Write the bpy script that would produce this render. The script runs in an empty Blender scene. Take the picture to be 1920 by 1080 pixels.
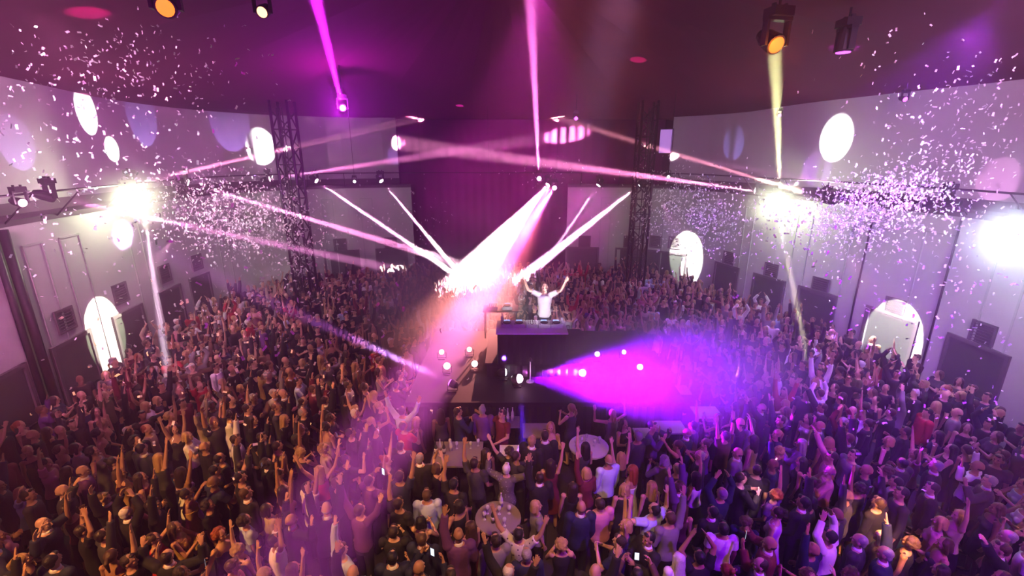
import bpy, bmesh, math, random
import numpy as np
from mathutils import Vector, Matrix, Quaternion
random.seed(7); rng = np.random.RandomState(7)
sc = bpy.context.scene
C = sc.collection
PI = math.pi
# ------------------------------------------------------------------ camera
FPX, PITCH, CAMH = 860.0, math.radians(16.2), 7.5
cd = bpy.data.cameras.new('camera'); cam = bpy.data.objects.new('camera', cd); C.objects.link(cam)
cd.sensor_width = 36.0; cd.lens = 36.0*FPX/1920.0; cd.clip_start = 0.05; cd.clip_end = 200
cam.location = (0, 0, CAMH); cam.rotation_euler = (PI/2-PITCH, 0, 0)
sc.camera = cam
# ------------------------------------------------------------------ world, exposure
w = bpy.data.worlds.new('world'); sc.world = w; w.use_nodes = True
w.node_tree.nodes['Background'].inputs[0].default_value = (0.02, 0.005, 0.03, 1)
w.node_tree.nodes['Background'].inputs[1].default_value = 1.0
vs = sc.view_settings; vs.view_transform = 'Standard'; vs.look = 'None'; vs.exposure = 0.0; vs.gamma = 1.0
vs.use_curve_mapping = False
cy = sc.cycles
cy.max_bounces = 4; cy.diffuse_bounces = 2; cy.glossy_bounces = 2; cy.transmission_bounces = 3
cy.volume_bounces = 0; cy.transparent_max_bounces = 8; cy.sample_clamp_indirect = 2.0; cy.sample_clamp_direct = 0
cy.use_denoising = True; cy.use_light_tree = True; cy.caustics_reflective = False; cy.caustics_refractive = False
cy.adaptive_threshold = .02; cy.volume_step_rate = 1.0; cy.volume_max_steps = 48

# ------------------------------------------------------------------ where a picture direction meets the place (used for laying out the plan)
FW = np.array([0, math.cos(PITCH), -math.sin(PITCH)]); UP = np.array([0, math.sin(PITCH), math.cos(PITCH)]); RT = np.array([1., 0, 0])
CAMP = np.array([0, 0, CAMH])
def ray(x, y): return RT*((x-960)/FPX)+FW+UP*((540-y)/FPX)
def at_z(x, y, z): r = ray(x, y); return CAMP+r*((z-CAMH)/r[2])
def at_y(x, y, Y): r = ray(x, y); return CAMP+r*(Y/r[1])
def at_d(x, y, d): r = ray(x, y); return CAMP+r*d
def catmull(pts, n=6):
    P = [np.array(p, float) for p in pts]; out = []
    P = [2*P[0]-P[1]]+P+[2*P[-1]-P[-2]]
    for i in range(1, len(P)-2):
        for k in range(n):
            t = k/n; a, b, c, d = P[i-1:i+3]
            out.append(.5*((2*b)+(-a+c)*t+(2*a-5*b+4*c-d)*t*t+(-a+3*b-3*c+d)*t**3))
    out.append(P[-2]); return np.array(out)
PLAN_L = catmull([(-6.1, -3), (-9.3, 1), (-11.0, 5), (-11.75, 9), (-12.35, 12), (-12.9, 15.8), (-13.1, 19.3), (-12.0, 22.1), (-9.2, 24.0), (-5.4, 25.0)])
PLAN_R = catmull([(3.0, 25.1), (6.8, 24.6), (9.3, 22.6), (10.8, 18.6), (11.8, 15.8), (12.5, 13.2), (12.6, 10), (12.0, 6), (10.0, 1), (6.8, -3)])
def offset(P, d):
    T = np.gradient(P, axis=0); T /= np.linalg.norm(T, axis=1)[:, None]
    N = np.stack([-T[:, 1], T[:, 0]], 1)     # left of travel = outside for L and R (both run clockwise)
    return P+N*d
def on_wall(x, y, d=0.0):
    """point where the picture direction meets the wall plan moved d outwards (negative: into the room), and inward angle"""
    r = ray(x, y); best = None
    for P in (offset(PLAN_L, d), offset(PLAN_R, d)):
        for a, b in zip(P[:-1], P[1:]):
            e = b-a; M = np.array([[r[0], -e[0]], [r[1], -e[1]]]); det = np.linalg.det(M)
            if abs(det) < 1e-9: continue
            t, s = np.linalg.solve(M, a)
            if t > 2 and -0.02 <= s <= 1.02 and (best is None or t < best[0]):
                inn = np.array([e[1], -e[0]])/np.linalg.norm(e)
                best = (t, inn)
    if best is None: return at_y(x, y, 25+d), np.array([0, -1.0])
    return CAMP+r*best[0], best[1]

# ------------------------------------------------------------------ lights (stage lamps and beams, plus added unseen fill spots)
def srgb(h):
    h = h.lstrip('#'); c = [int(h[i:i+2], 16)/255 for i in (0, 2, 4)]
    return tuple(x/12.92 if x <= .04045 else ((x+.055)/1.055)**2.4 for x in c)
def spot(name, p, q, power, col, half_deg, blend=.3, r=.04):
    l = bpy.data.lights.new(name, 'SPOT'); l.energy = power; l.color = col
    l.spot_size = math.radians(2*half_deg); l.spot_blend = blend; l.shadow_soft_size = r
    o = bpy.data.objects.new(name, l); C.objects.link(o); o.location = Vector(p)
    d = Vector(q)-Vector(p); o.rotation_euler = d.to_track_quat('-Z', 'Y').to_euler()
    return o
def point(name, p, power, col, r=.15):
    l = bpy.data.lights.new(name, 'POINT'); l.energy = power; l.color = col; l.shadow_soft_size = r
    o = bpy.data.objects.new(name, l); C.objects.link(o); o.location = Vector(p); return o
WHITE = (1, .80, .92); PINK = (1, .45, .75); HOTPINK = (1, .25, .55); MAG = (.75, .05, 1); VIO = (.32, .06, 1); BLUE = (.12, .05, 1)
WARM = (1, .45, .15); GREEN = (.75, 1, .45); CREAM = (1, .93, .70); COOL = (.72, .78, 1)
def ceil_z(x, y):
    t = math.hypot((x+.3)/14.0, (y-12)/15.4); return 9.35+2.7*max(0, 1-t)**1.1
def on_ceil(px, py):
    r = ray(px, py)
    for k in range(20, 400):
        p = CAMP+r*(k*.1)
        if p[2] > ceil_z(p[0], p[1]): return p
    return p
BEAMS = []      # (source, aim, power, colour, half angle, blend, lens, radius): one moving head each
def src(x, y, d=-.75): return on_wall(x, y, d)[0]
CROWD_HOT = at_z(876, 530, 1.6)
def add(s, q, P, col, a, blend=.4, lens=True, r=.05): BEAMS.append((s, q, P, col, a, blend, lens, r))
K = 1e4; WS = .05
# far ledge beams that meet in the crowd behind the stage
add(src(592, 338), CROWD_HOT, 1500*K, (1, .7, .8), 1.0)
add(src(714, 338), CROWD_HOT, 1500*K, (1, .72, .85), .9)
add(src(1028, 345), CROWD_HOT, 800*K, (1, .5, .68), 9.0, .9)
add(src(1123, 346), at_z(1010, 510, 1.6), 1100*K, WHITE, .8)
add(src(1199, 347), at_z(985, 515, 1.6), 1500*K, WHITE, 2.5, .7)
# wide pink beam that comes over the crowd toward the gallery
add(src(1040, 352), at_d(690, 860, 5.0), 85*K, (1, .22, .85), 1.6, .9)
# side ledge beams crossing the hall
add(src(247, 346), src(740, 232, 0), 1000*K, (1, .5, .55), .9)
add(src(503, 336), at_y(1000, 262, 26), 200*K, (1, .4, .65), 1.7)
add(src(350, 342), at_z(880, 500, 2), 1000*K, (1, .5, .7), 1.2)
add(src(96, 369), at_z(740, 505, 1.5), 600*K, (1, .5, .75), 1.1)
add(src(1548, 374), at_y(1060, 226, 26), 700*K, (1, .55, .45), .9)
add(src(1418, 358), at_y(760, 270, 26), 550*K, (1, .45, .6), 1.6)
add(src(1775, 376), src(1300, 300, 0), 200*K, (1, .6, .8), .9)
# upright beams
add(src(1029, 341)+[-.5, 0, .15], at_y(992, -60, 10), 250*K, (1, .35, .75), .5)
FIX_MAG = at_y(643, 203, 17.5)
add(FIX_MAG, at_y(588, -20, 9), 150*K, (.8, .03, 1), .7)
# glaring wash heads on the rail, aimed across the hall
STARS = [(245, 372, 's', (3, 2, 5), 14*K, CREAM, 260, 1.25, 'glaring cream wash light on the left ledge rail with yellowish halo'),
         (1455, 382, 's', (1, 1, 5.5), 14*K, (1, 1, .72), 320, 1.25, 'glaring pale green white wash light on the right ledge rail'),
         (1905, 440, 's', (0, 3, 5), 15*K, COOL, 320, 1.3, 'blue white glaring wash light at the right picture edge'),
         (40, 380, 's', (4, 8, 4), 2*K, PINK, 60, .8, 'small pink glaring light on the left rail near the picture edge')]
STARPOS = [src(s[0], s[1], -.8) for s in STARS]
DECKLAMPS = [(848, 719, (-6, 12.5, 3.0), MAG, 60, .10), (838, 686, (0, 0, 7), WHITE, 45, .095), (890, 682, (0, 0, 7), WHITE, 45, .09), (828, 660, (0, 0, 7), WHITE, 40, .075),
             (880, 655, (0, 0, 7), WHITE, 40, .075), (944, 698, (7, 12.0, 1.45), WHITE, 80, .1), (970, 710, (5.1, 8.7, 2.9), PINK, 120, .12), (1068, 671, (0, 0, 7), WHITE, 40, .085),
             (1092, 699, (0, 0, 7), WHITE, 50, .1), (1120, 664, (0, 0, 7), WHITE, 40, .075), (1170, 660, (0, 0, 7), WHITE, 40, .065), (1200, 688, (0, 0, 7), WHITE, 45, .085)]
cl = at_y(1452, 82, 10); pl = at_y(1582, 92, 11)
CEIL = [(cl, cl+[0.2, -1, -.6], (1, .16, .008), 2.0, 1.4, 'hanging lamp glowing orange above the green beam'),
        (pl, pl+[0, 0, -1], MAG, 5, 1.3, 'dim purple lamp hanging right of the orange one'),
        (at_y(312, 14, 7.0), at_y(312, 14, 7.0)+[.3, -1, -.4], (1, .2, .01), 2.0, 1.0, 'orange glowing lamp at the top left under the ceiling'),
        (at_y(493, 22, 8.5), at_y(493, 22, 8.5)+[0, -1, -.5], (1, .4, .2), 4, .75, 'orange white lamp hanging beside the head of the left truss tower'),
        (at_y(1696, 186, 15), at_y(1696, 186, 15)+[0, -1, -.3], MAG, 10, .6, 'tiny magenta lamp above the right upper wall'),
        (at_y(1461, 216, 17), at_y(1461, 216, 17)+[0, -1, -.3], MAG, 6, .5, 'tiny purple lamp just right of the green upright beam'),
        (at_y(1080, 222, 22), at_y(1080, 222, 22)+[0, -1, -.3], MAG, 10, .7, 'small magenta lamp in the dark above the drape'),
        (at_y(665, 340, 22), at_y(665, 340, 22)+[0, -1, -.3], WHITE, 12, .6, 'small white lamp between the two left far beams'),
        (at_y(1253, 331, 20), at_y(1253, 331, 20)+[0, -1, -.3], WHITE, 12, .55, 'small white lamp just right of the right truss tower')]
#  spots
for i, (s, q, P, col, a, bl, lens, r) in enumerate(BEAMS):
    d = np.array(q)-np.array(s); d /= np.linalg.norm(d)
    spot('beam_light', np.array(s)+d*.16, q, P, col, a, bl, r)['lg'] = ['bA', 'bA', 'b02', 'bA', 'bA', 'b05', 'bS', 'bS', 'bS', 'bS', 'bS', 'bS', 'bS', 'bU', 'bU'][i]
for (px, py, kd, q, P, col, st, sc_, txt), s in zip(STARS, STARPOS):
    d = np.array(q)-s; d /= np.linalg.norm(d)
    spot('wash_light', s+d*.2, q, P*.014*WS, col, 70, .9, .1)['lg'] = 'starspot'
    point('lamp_glow', s+d*.35, P*.045*WS, col, .12)['lg'] = 'starpt'
# upright and slanted beams of the right wash head, pale beam below the left one
s = STARPOS[1]; spot('beam_light', s+[0, -.2, .3], cl+[0, 0, 0], 150*K, (.55, 1, .25), .8, .5, .05)['lg'] = 'bG'
spot('beam_light', s+[0, -.2, -.3], at_z(1520, 700, 1.2), 150*K, (.6, 1, .3), .9, .5, .05)['lg'] = 'bG'
s = STARPOS[0]; spot('beam_light', s+[.55, -.3, -.35], at_z(318, 720, 1.2), 170*K, (.8, 1, .75), 1.3, .6, .05)['lg'] = 'bG'
spot('beam_light', pl+[0, 0, -.3], at_z(1566, 560, 3), 3*K, VIO, 1.6, .8, .05)['lg'] = 'bP'
point('lamp_glow', FIX_MAG+[0, -.35, 0], 2.2*K*.024, (.75, .02, 1), .1)
point('lamp_glow', cl+[0, -.3, -.15], .0012*K*3, (1, .2, .02), .1)
# deck lamps
for (x, y, q, c_, s_, r_), (P, a, bl) in zip(DECKLAMPS, [(60*K, 2.2, .8)]+[None]*4+[(60*K, 3.5, .8), (16*K, 19, .9)]+[None]*5 if False else [(40*K, 2.2, .8), (0, 0, 0), (0, 0, 0), (0, 0, 0), (0, 0, 0), (16*K, 3.2, .8), (4.2*K, 21, .9), (0, 0, 0), (0, 0, 0), (0, 0, 0), (0, 0, 0), (0, 0, 0)]):
    if P:
        s = at_z(x, y, 1.72); d = np.array(q)-s; d /= np.linalg.norm(d)
        spot('beam_light', s+d*.22, q, P, (.28, .0, 1) if a > 10 else (.8, .3, 1), a, bl, .06)['lg'] = 'deck%d' % a
# patterned light ovals thrown on the walls and ceiling from heads across the hall
def oval(px, py, P, col, half, upper=True):
    """a head on the rail throws a round patch up (or down) the wall it hangs before"""
    q, inn = on_wall(px, py, .88 if upper else -.02); inn = np.array([inn[0], inn[1], 0])
    s = q+inn*1.75; s[2] = 6.35
    if not upper: s = q+inn*2.4; s[2] = min(6.0, q[2]+2.6)
    d = np.linalg.norm(q-s)
    spot('oval_light', s, q, P*d*d, col, half, .15, .02)['lg'] = 'ovalW' if P > 60 else 'ovalP'
oval(165, 218, 700, WHITE, 8.5); oval(212, 283, 700, (1, .9, .8), 9); oval(490, 283, 700, WHITE, 17); oval(1565, 270, 700, WHITE, 15)
oval(195, 612, 700, (1, .75, .7), 13, False); oval(1288, 472, 900, (1, .75, .85), 15, False); oval(1676, 622, 700, (1, .7, .85), 15, False)
oval(35, 278, 59, (.6, .25, 1), 15); oval(268, 230, 55, (.4, .25, 1), 14); oval(432, 242, 55, (.5, .2, 1), 17); oval(1375, 275, 50, (.35, .25, 1), 14)
oval(1530, 320, 58, (.6, .15, 1), 19); oval(1870, 340, 59, (1, .35, .9), 18); oval(742, 295, 50, (.55, .2, 1), 12)
def coval(px, py, P, col, half):
    q = on_ceil(px, py); s = np.array([q[0]*.8, q[1]+1.5, 6.5]); spot('oval_light', s, q, P, col, half, .6, .02)['lg'] = 'coval'
coval(1196, 113, .35*K, (1, .03, .35), 4.0); coval(862, 198, .3*K, (1, .05, .7), 3.5); coval(170, 28, .4*K, (1, .03, .45), 5.0); coval(1580, 92, .3*K, (.6, .05, 1), 5.0)
# unseen wash spots added overhead as fill for walls, drape, crowd and DJ
FILL_SPOTS = [(( -6.5, 3.0, 9.6), (-13, 14, 6.0), 18*K, (1, .24, .68), 36), ((6.5, 3.0, 9.6), (12, 14, 6.0), 13*K, (.9, .36, .95), 36), ((.5, 8.5, 10.3), (.5, 26, 5.2), 34*K, (1, .06, .75), 19),
        ((-8.5, 1.0, 8.9), (-5.0, 7.0, 1.5), 13*K, (1, .36, .10), 24), ((.5, 2.5, 9.7), (.0, 6.0, 1.5), 7*K, (1, .40, .17), 21), ((8.5, 1.0, 8.9), (6.2, 6.5, 1.5), 3.5*K, (1, .30, .22), 24),
        ((5.5, 1.0, 9.2), (4.2, 8.6, 1), 13*K, (.26, .0, 1), 32), ((-7.5, 8, 9.8), (-7, 14, 1), 3*K, (1, .3, .55), 36), ((7.5, 8, 9.8), (8, 14, 1), 12*K, (.42, .06, 1), 40),
        ((5.2, 1.2, 8.6), (6.15, 6.15, 1.6), 60*K, (1, .36, .10), 4.0), ((3.2, 2.0, 8.6), (4.55, 7.0, 1.7), 30*K, (1, .45, .5), 2.0), ((1.0, 3.2, 9.8), (.85, 12.6, 3.85), 48*K, WHITE, 6.5)]
for i, (p, q, P, col, a) in enumerate(FILL_SPOTS): spot('wash_light', p, q, P*WS, col, a, .7, .12)['lg'] = 'wash%02d' % i
# red and magenta uplight on the ceiling cloth
for p, q, P, col, a in [((3.5, -1.5, 7.6), (3.5, 10, 12.5), .10*K, (1, .01, .13), 60), ((-6, -1, 7.6), (-5, 14, 12), .08*K, (.8, .01, .8), 70), ((6, -1, 7.6), (7, 14, 12), .03*K, (.5, .03, 1), 70), ((-7, 0, 7.6), (-8, 8, 11), .06*K, (.8, .02, .6), 60)]:
    spot('uplight', p, q, P, col, a, .8, .1)
# spot without a fixture, added at the far rail to tint the smoke pink
spot('wash_light', src(1030, 345)+[0, -.5, 0], at_z(850, 650, 2.0), 11*K, (1, .24, .26), 8.5, .9, .1)['lg'] = 'smokepink'
s = at_z(944, 698, 1.9); spot('beam_light', s+[0, 0, .15], at_z(950, 560, 2.9), 6*K, (.12, .03, 1), 5, .8, .05)['lg'] = 'bBlue'
s = at_z(975, 728, 1.9); spot('beam_light', s+[0, -.1, .0], (.30, 8.2, .6), 6*K, (.12, .03, 1), 4.0, .8, .05)['lg'] = 'bBlue'
# unseen cool white spots added behind the camera to brighten the confetti clouds
spot('wash_light', (-3.5, -.5, 9.0), at_d(430, 400, 13.5), 9*K*WS, (.85, .85, 1), 9, .8, .1)['lg'] = 'conf'
spot('wash_light', (3.5, -.5, 9.0), at_d(1640, 385, 11), 7*K*WS, (.85, .82, 1), 11, .8, .1)['lg'] = 'conf'
spot('wash_light', (2.0, -.5, 9.2), at_d(1300, 398, 14), 7*K*WS, (.85, .85, 1), 7, .8, .1)['lg'] = 'conf'
spot('wash_light', (-5.5, -.5, 9.0), at_d(170, 330, 8), 4*K*WS, (.9, .85, 1), 22, .8, .1)['lg'] = 'conf'

# ------------------------------------------------------------------ materials
def mat(name, col, rough=.7, metal=0., bump=0., bscale=20., var=0., vscale=5., emit=None, estr=0., spec=.4, coord='Object'):
    m = bpy.data.materials.new(name); m.use_nodes = True; nt = m.node_tree; b = nt.nodes['Principled BSDF']
    b.inputs['Base Color'].default_value = (*col, 1); b.inputs['Roughness'].default_value = rough; b.inputs['Metallic'].default_value = metal
    b.inputs['Specular IOR Level'].default_value = spec
    if bump or var: tc = nt.nodes.new('ShaderNodeTexCoord')
    if var:
        n = nt.nodes.new('ShaderNodeTexNoise'); n.inputs['Scale'].default_value = vscale; n.inputs['Detail'].default_value = 4
        nt.links.new(tc.outputs[coord], n.inputs['Vector'])
        mx = nt.nodes.new('ShaderNodeMix'); mx.data_type = 'RGBA'
        mx.inputs[6].default_value = (*[c*(1-var) for c in col], 1); mx.inputs[7].default_value = (*[min(1, c*(1+var)) for c in col], 1)
        nt.links.new(n.outputs['Fac'], mx.inputs[0]); nt.links.new(mx.outputs[2], b.inputs['Base Color'])
    if bump:
        n2 = nt.nodes.new('ShaderNodeTexNoise'); n2.inputs['Scale'].default_value = bscale; n2.inputs['Detail'].default_value = 3
        nt.links.new(tc.outputs[coord], n2.inputs['Vector'])
        bp = nt.nodes.new('ShaderNodeBump'); bp.inputs['Strength'].default_value = bump; bp.inputs['Distance'].default_value = .02
        nt.links.new(n2.outputs['Fac'], bp.inputs['Height']); nt.links.new(bp.outputs['Normal'], b.inputs['Normal'])
    if emit: b.inputs['Emission Color'].default_value = (*emit, 1); b.inputs['Emission Strength'].default_value = estr
    return m
M_WALL = mat('painted_plaster', (.41, .42, .40), .85, bump=.15, bscale=9, var=.07, vscale=.8)
M_WALLUP = mat('upper_wall_plaster', (.40, .38, .40), .85, bump=.12, bscale=9, var=.07, vscale=.7)
M_FLOOR = mat('dark_hall_floor', (.035, .03, .035), .5, var=.3, vscale=2)
M_CEIL = mat('dark_ceiling_cloth', (.09, .001, .04), .9, bump=.3, bscale=1.5, var=.15, vscale=.5)
M_BLACK = mat('black_paint', (.012, .011, .013), .5, bump=.1, bscale=40)
M_DKMETAL = mat('dark_metal', (.05, .045, .055), .35, .7, bump=.05, bscale=60)
M_ALU = mat('truss_aluminium', (.05, .04, .055), .4, .8, bump=.05, bscale=50)
M_DOOR = mat('dark_grey_green_door', (.05, .062, .05), .5, var=.2, vscale=3)
M_VENT = mat('vent_grey', (.09, .085, .085), .6)
M_TRIM = mat('wall_moulding', (.33, .37, .33), .8)
M_LEDGE = mat('ledge_dark', (.07, .055, .065), .8, var=.2, vscale=2)
M_CURT = mat('purple_black_drape', (.13, .022, .11), .95, bump=.2, bscale=3)
M_DECK = mat('stage_deck_black', (.012, .011, .014), .7, bump=.1, bscale=15, var=.3, vscale=3, spec=.15)
M_SKIRT = mat('stage_skirt_cloth', (.012, .011, .014), .9, bump=.3, bscale=6)
M_CLOTH = mat('white_table_linen', (.55, .52, .50), .85, bump=.2, bscale=12)
M_GEAR = mat('silver_gear', (.5, .48, .5), .3, .3, bump=.1, bscale=80)
M_CONF = mat('white_confetti_paper', (.85, .82, .86), .35, spec=.8)
M_GLASS = mat('bottle_glass', (.03, .05, .035), .08, spec=.8)
M_GLASSW = mat('drinking_glass', (.55, .55, .6), .1, spec=.9)

# ------------------------------------------------------------------ mesh helpers
class MB:
    def __init__(s): s.v = []; s.f = []
    def add(s, V, F):
        o = len(s.v); s.v += [tuple(map(float, p)) for p in V]; s.f += [tuple(o+i for i in f) for f in F]; return s
    def box(s, c, d, R=None):
        c = np.array(c, float); h = np.array(d, float)/2
        V = [np.array([x, y, z])*h for x in (-1, 1) for y in (-1, 1) for z in (-1, 1)]
        if R is not None: V = [R@v for v in V]
        return s.add([c+v for v in V], [(0, 1, 3, 2), (4, 6, 7, 5), (0, 4, 5, 1), (2, 3, 7, 6), (0, 2, 6, 4), (1, 5, 7, 3)])
    def tube(s, a, b, r0, r1=None, n=8, caps='flat', flat=(1, 1), ref=None):
        """tapered bar; caps 'round' adds hemispheres"""
        a = np.array(a, float); b = np.array(b, float); r1 = r0 if r1 is None else r1
        d = b-a; L = np.linalg.norm(d) or 1e-6; d = d/L
        u = np.cross(d, ref if ref is not None else ([0, 0, 1] if abs(d[2]) < .9 else [0, 1, 0])); u /= np.linalg.norm(u); v = np.cross(d, u)
        rings = []
        if caps == 'round':
            for k in (75, 45, 20): rings.append((a-d*r0*math.sin(math.radians(k)), r0*math.cos(math.radians(k))))
        rings += [(a, r0), (b, r1)]
        if caps == 'round':
            for k in (20, 45, 75): rings.append((b+d*r1*math.sin(math.radians(k)), r1*math.cos(math.radians(k))))
        V = []; F = []
        for c, r in rings:
            for i in range(n):
                t = 2*PI*i/n; V.append(c+u*r*flat[0]*math.cos(t)+v*r*flat[1]*math.sin(t))
        m = len(rings)
        for j in range(m-1):
            for i in range(n): F.append((j*n+i, j*n+(i+1) % n, (j+1)*n+(i+1) % n, (j+1)*n+i))
        F.append(tuple(range(n))[::-1]); F.append(tuple((m-1)*n+i for i in range(n)))
        return s.add(V, F)
    def ell(s, c, r, R=None, nu=14, nv=9):
        c = np.array(c, float); V = []; F = []
        for j in range(1, nv):
            ph = PI*j/nv
            for i in range(nu):
                t = 2*PI*i/nu; p = np.array([math.sin(ph)*math.cos(t)*r[0], math.sin(ph)*math.sin(t)*r[1], math.cos(ph)*r[2]])
                V.append(c+(R@p if R is not None else p))
        T = len(V); V.append(c+(R@np.array([0, 0, r[2]]) if R is not None else np.array([0, 0, r[2]]))); V.append(c-(R@np.array([0, 0, r[2]]) if R is not None else np.array([0, 0, r[2]])))
        for j in range(nv-2):
            for i in range(nu): F.append((j*nu+i, (j+1)*nu+i, (j+1)*nu+(i+1) % nu, j*nu+(i+1) % nu))
        for i in range(nu): F.append((T, i, (i+1) % nu)); F.append((T+1, (nv-2)*nu+(i+1) % nu, (nv-2)*nu+i))
        return s.add(V, F)
    def loft(s, rings, n=18):
        """rings: (centre xyz, rx, ry)"""
        V = []; F = []
        for c, rx, ry in rings:
            for i in range(n):
                t = 2*PI*i/n; V.append((c[0]+rx*math.cos(t), c[1]+ry*math.sin(t), c[2]))
        m = len(rings)
        for j in range(m-1):
            for i in range(n): F.append((j*n+i, j*n+(i+1) % n, (j+1)*n+(i+1) % n, (j+1)*n+i))
        F.append(tuple(range(n))[::-1]); F.append(tuple((m-1)*n+i for i in range(n)))
        return s.add(V, F)
    def lathe(s, c, prof, n=12):
        return s.loft([((c[0], c[1], c[2]+z), max(r, 1e-4), max(r, 1e-4)) for r, z in prof], n)
    def mesh(s, name):
        me = bpy.data.meshes.new(name); me.from_pydata(s.v, [], s.f); me.update(); return me
def link(name, me, m=None, parent=None, loc=None, smooth=False):
    if isinstance(me, MB): me = me.mesh(name)
    if m is not None and len(me.materials) == 0: me.materials.append(m)
    if smooth: me.polygons.foreach_set('use_smooth', [True]*len(me.polygons))
    o = bpy.data.objects.new(name, me); C.objects.link(o)
    if parent is not None: o.parent = parent
    if loc is not None: o.location = Vector(loc)
    return o
def tag(o, label=None, cat=None, group=None, kind=None):
    if label: o['label'] = label
    if cat: o['category'] = cat
    if group: o['group'] = group
    if kind: o['kind'] = kind
    return o
def thing(name, loc, label, cat, group=None, rot=None):
    o = bpy.data.objects.new(name, None); o.empty_display_size = .1; C.objects.link(o); o.location = Vector(loc)
    if rot is not None: o.rotation_euler = rot
    return tag(o, label, cat, group)
def struct(name, me, m): o = link(name, me, m); o['kind'] = 'structure'; return o

# ------------------------------------------------------------------ the hall
def wall_strip(P, z0, z1, th=.25):
    A = P; B = offset(P, th); n = len(P); V = []; F = []
    for i in range(n): V += [(*A[i], z0), (*A[i], z1), (*B[i], z1), (*B[i], z0)]
    for i in range(n-1):
        a = 4*i; b = a+4
        F += [(a, a+1, b+1, b), (a+1, a+2, b+2, b+1), (a+2, a+3, b+3, b+2), (a+3, a, b, b+3)]
    F += [(0, 3, 2, 1), (4*n-4, 4*n-3, 4*n-2, 4*n-1)]
    return MB().add(V, F)
LEDGE = 5.85; CEILZ = 9.3
struct('wall_left_lower', wall_strip(PLAN_L, 0, LEDGE), M_WALL)
struct('wall_right_lower', wall_strip(PLAN_R, 0, LEDGE), M_WALL)
UPL = offset(PLAN_L, .9)[:-2]; UPR = offset(PLAN_R, .9)
UPR = UPR[[i for i in range(len(UPR)) if UPR[i][1] < 24.9 and i > 5]]
UPL = np.vstack([UPL, [(-6.2, 25.9)]])
struct('wall_left_upper', wall_strip(UPL, LEDGE, CEILZ+.5), M_WALLUP)
struct('wall_right_upper', wall_strip(UPR, LEDGE, CEILZ+.5), M_WALLUP)
struct('trim_1', wall_strip(offset(PLAN_L, -.02), LEDGE-.02, LEDGE+.12, .9), M_LEDGE)
struct('trim_2', wall_strip(offset(PLAN_R, -.02), LEDGE-.02, LEDGE+.12, .9), M_LEDGE)
struct('trim_3', wall_strip(offset(UPL, -.03), LEDGE+.1, LEDGE+.42, .04), M_LEDGE)
struct('trim_4', wall_strip(offset(UPR, -.03), LEDGE+.1, LEDGE+.42, .04), M_LEDGE)
struct('wall_back', MB().box((0.3, -3.1, 6), (20, .2, 14)), M_LEDGE)
struct('wall_front', MB().box((0, 27.6, 6), (24, .2, 14)), M_CURT)
struct('floor', MB().box((0, 12, -.05), (31, 33, .1)), M_FLOOR)
# tented ceiling: shallow cone with radial seams
V = []; F = []; NR, NA = 16, 72
for j in range(NR+1):
    t = j/NR
    for i in range(NA):
        a = 2*PI*i/NA; t = j/NR*1.35; z = 9.35+2.7*max(0, 1-t)**1.1+(.12*abs(math.sin(a*9)))*t*max(0, 1-t)*2
        V.append((-.3+14*t*math.cos(a), 12+15.4*t*math.sin(a), z))
for j in range(NR):
    for i in range(NA): F.append((j*NA+i, j*NA+(i+1) % NA, (j+1)*NA+(i+1) % NA, (j+1)*NA+i))
struct('ceiling', MB().add(V, F), M_CEIL)
#HAZE
def haze_mat(name, dens, col, g, radial=None):
    m = bpy.data.materials.new(name); m.use_nodes = True; nt = m.node_tree; nt.nodes.clear()
    out = nt.nodes.new('ShaderNodeOutputMaterial'); vsn = nt.nodes.new('ShaderNodeVolumeScatter')
    vsn.inputs['Color'].default_value = (*col, 1); vsn.inputs['Density'].default_value = dens; vsn.inputs['Anisotropy'].default_value = g
    nt.links.new(vsn.outputs[0], out.inputs['Volume'])
    return m
hz = link('haze', MB().box((0, 12.2, 6.2), (29.5, 30.2, 12.6)), haze_mat('light_tinted_haze', 0.014, (1, .46, .97), .5))  # white haze given a magenta scatter colour: purple light put into its colour
tag(hz, 'thin pale stage haze filling the whole hall', 'haze', kind='stuff')
def puff(c, r, dens, label, g=.3):
    """a cloud of thicker smoke: density falls to nothing at its edge"""
    m = bpy.data.materials.new('thick_smoke'); m.use_nodes = True; nt = m.node_tree; nt.nodes.clear(); N = nt.nodes.new; Lk = nt.links.new
    out = N('ShaderNodeOutputMaterial'); v = N('ShaderNodeVolumeScatter'); v.inputs['Anisotropy'].default_value = g; tc = N('ShaderNodeTexCoord'); ln = N('ShaderNodeVectorMath'); ln.operation = 'LENGTH'
    Lk(tc.outputs['Object'], ln.inputs[0]); mr = N('ShaderNodeMapRange'); mr.interpolation_type = 'SMOOTHSTEP'; mr.inputs[1].default_value = 1; mr.inputs[2].default_value = .1; mr.inputs[3].default_value = 0; mr.inputs[4].default_value = dens
    Lk(ln.outputs['Value'], mr.inputs[0]); n = N('ShaderNodeTexNoise'); n.inputs['Scale'].default_value = 1.8; n.inputs['Detail'].default_value = 2; Lk(tc.outputs['Object'], n.inputs['Vector'])
    mu = N('ShaderNodeMath'); mu.operation = 'MULTIPLY'; m2 = N('ShaderNodeMapRange'); m2.inputs[1].default_value = .3; m2.inputs[2].default_value = .7; m2.inputs[3].default_value = .3; m2.inputs[4].default_value = 1.5
    Lk(n.outputs['Fac'], m2.inputs[0]); Lk(mr.outputs[0], mu.inputs[0]); Lk(m2.outputs[0], mu.inputs[1]); Lk(mu.outputs[0], v.inputs['Density']); Lk(v.outputs[0], out.inputs['Volume'])
    o = link('smoke_cloud', MB().ell((0, 0, 0), (1, 1, 1), None, 24, 16), m); o.location = c; o.scale = r; tag(o, label, 'smoke', kind='stuff')
puff((3.7, 9.9, 2.7), (3.7, 2.9, 1.6), .6, 'violet lit smoke rolling over the right half of the stage')
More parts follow.
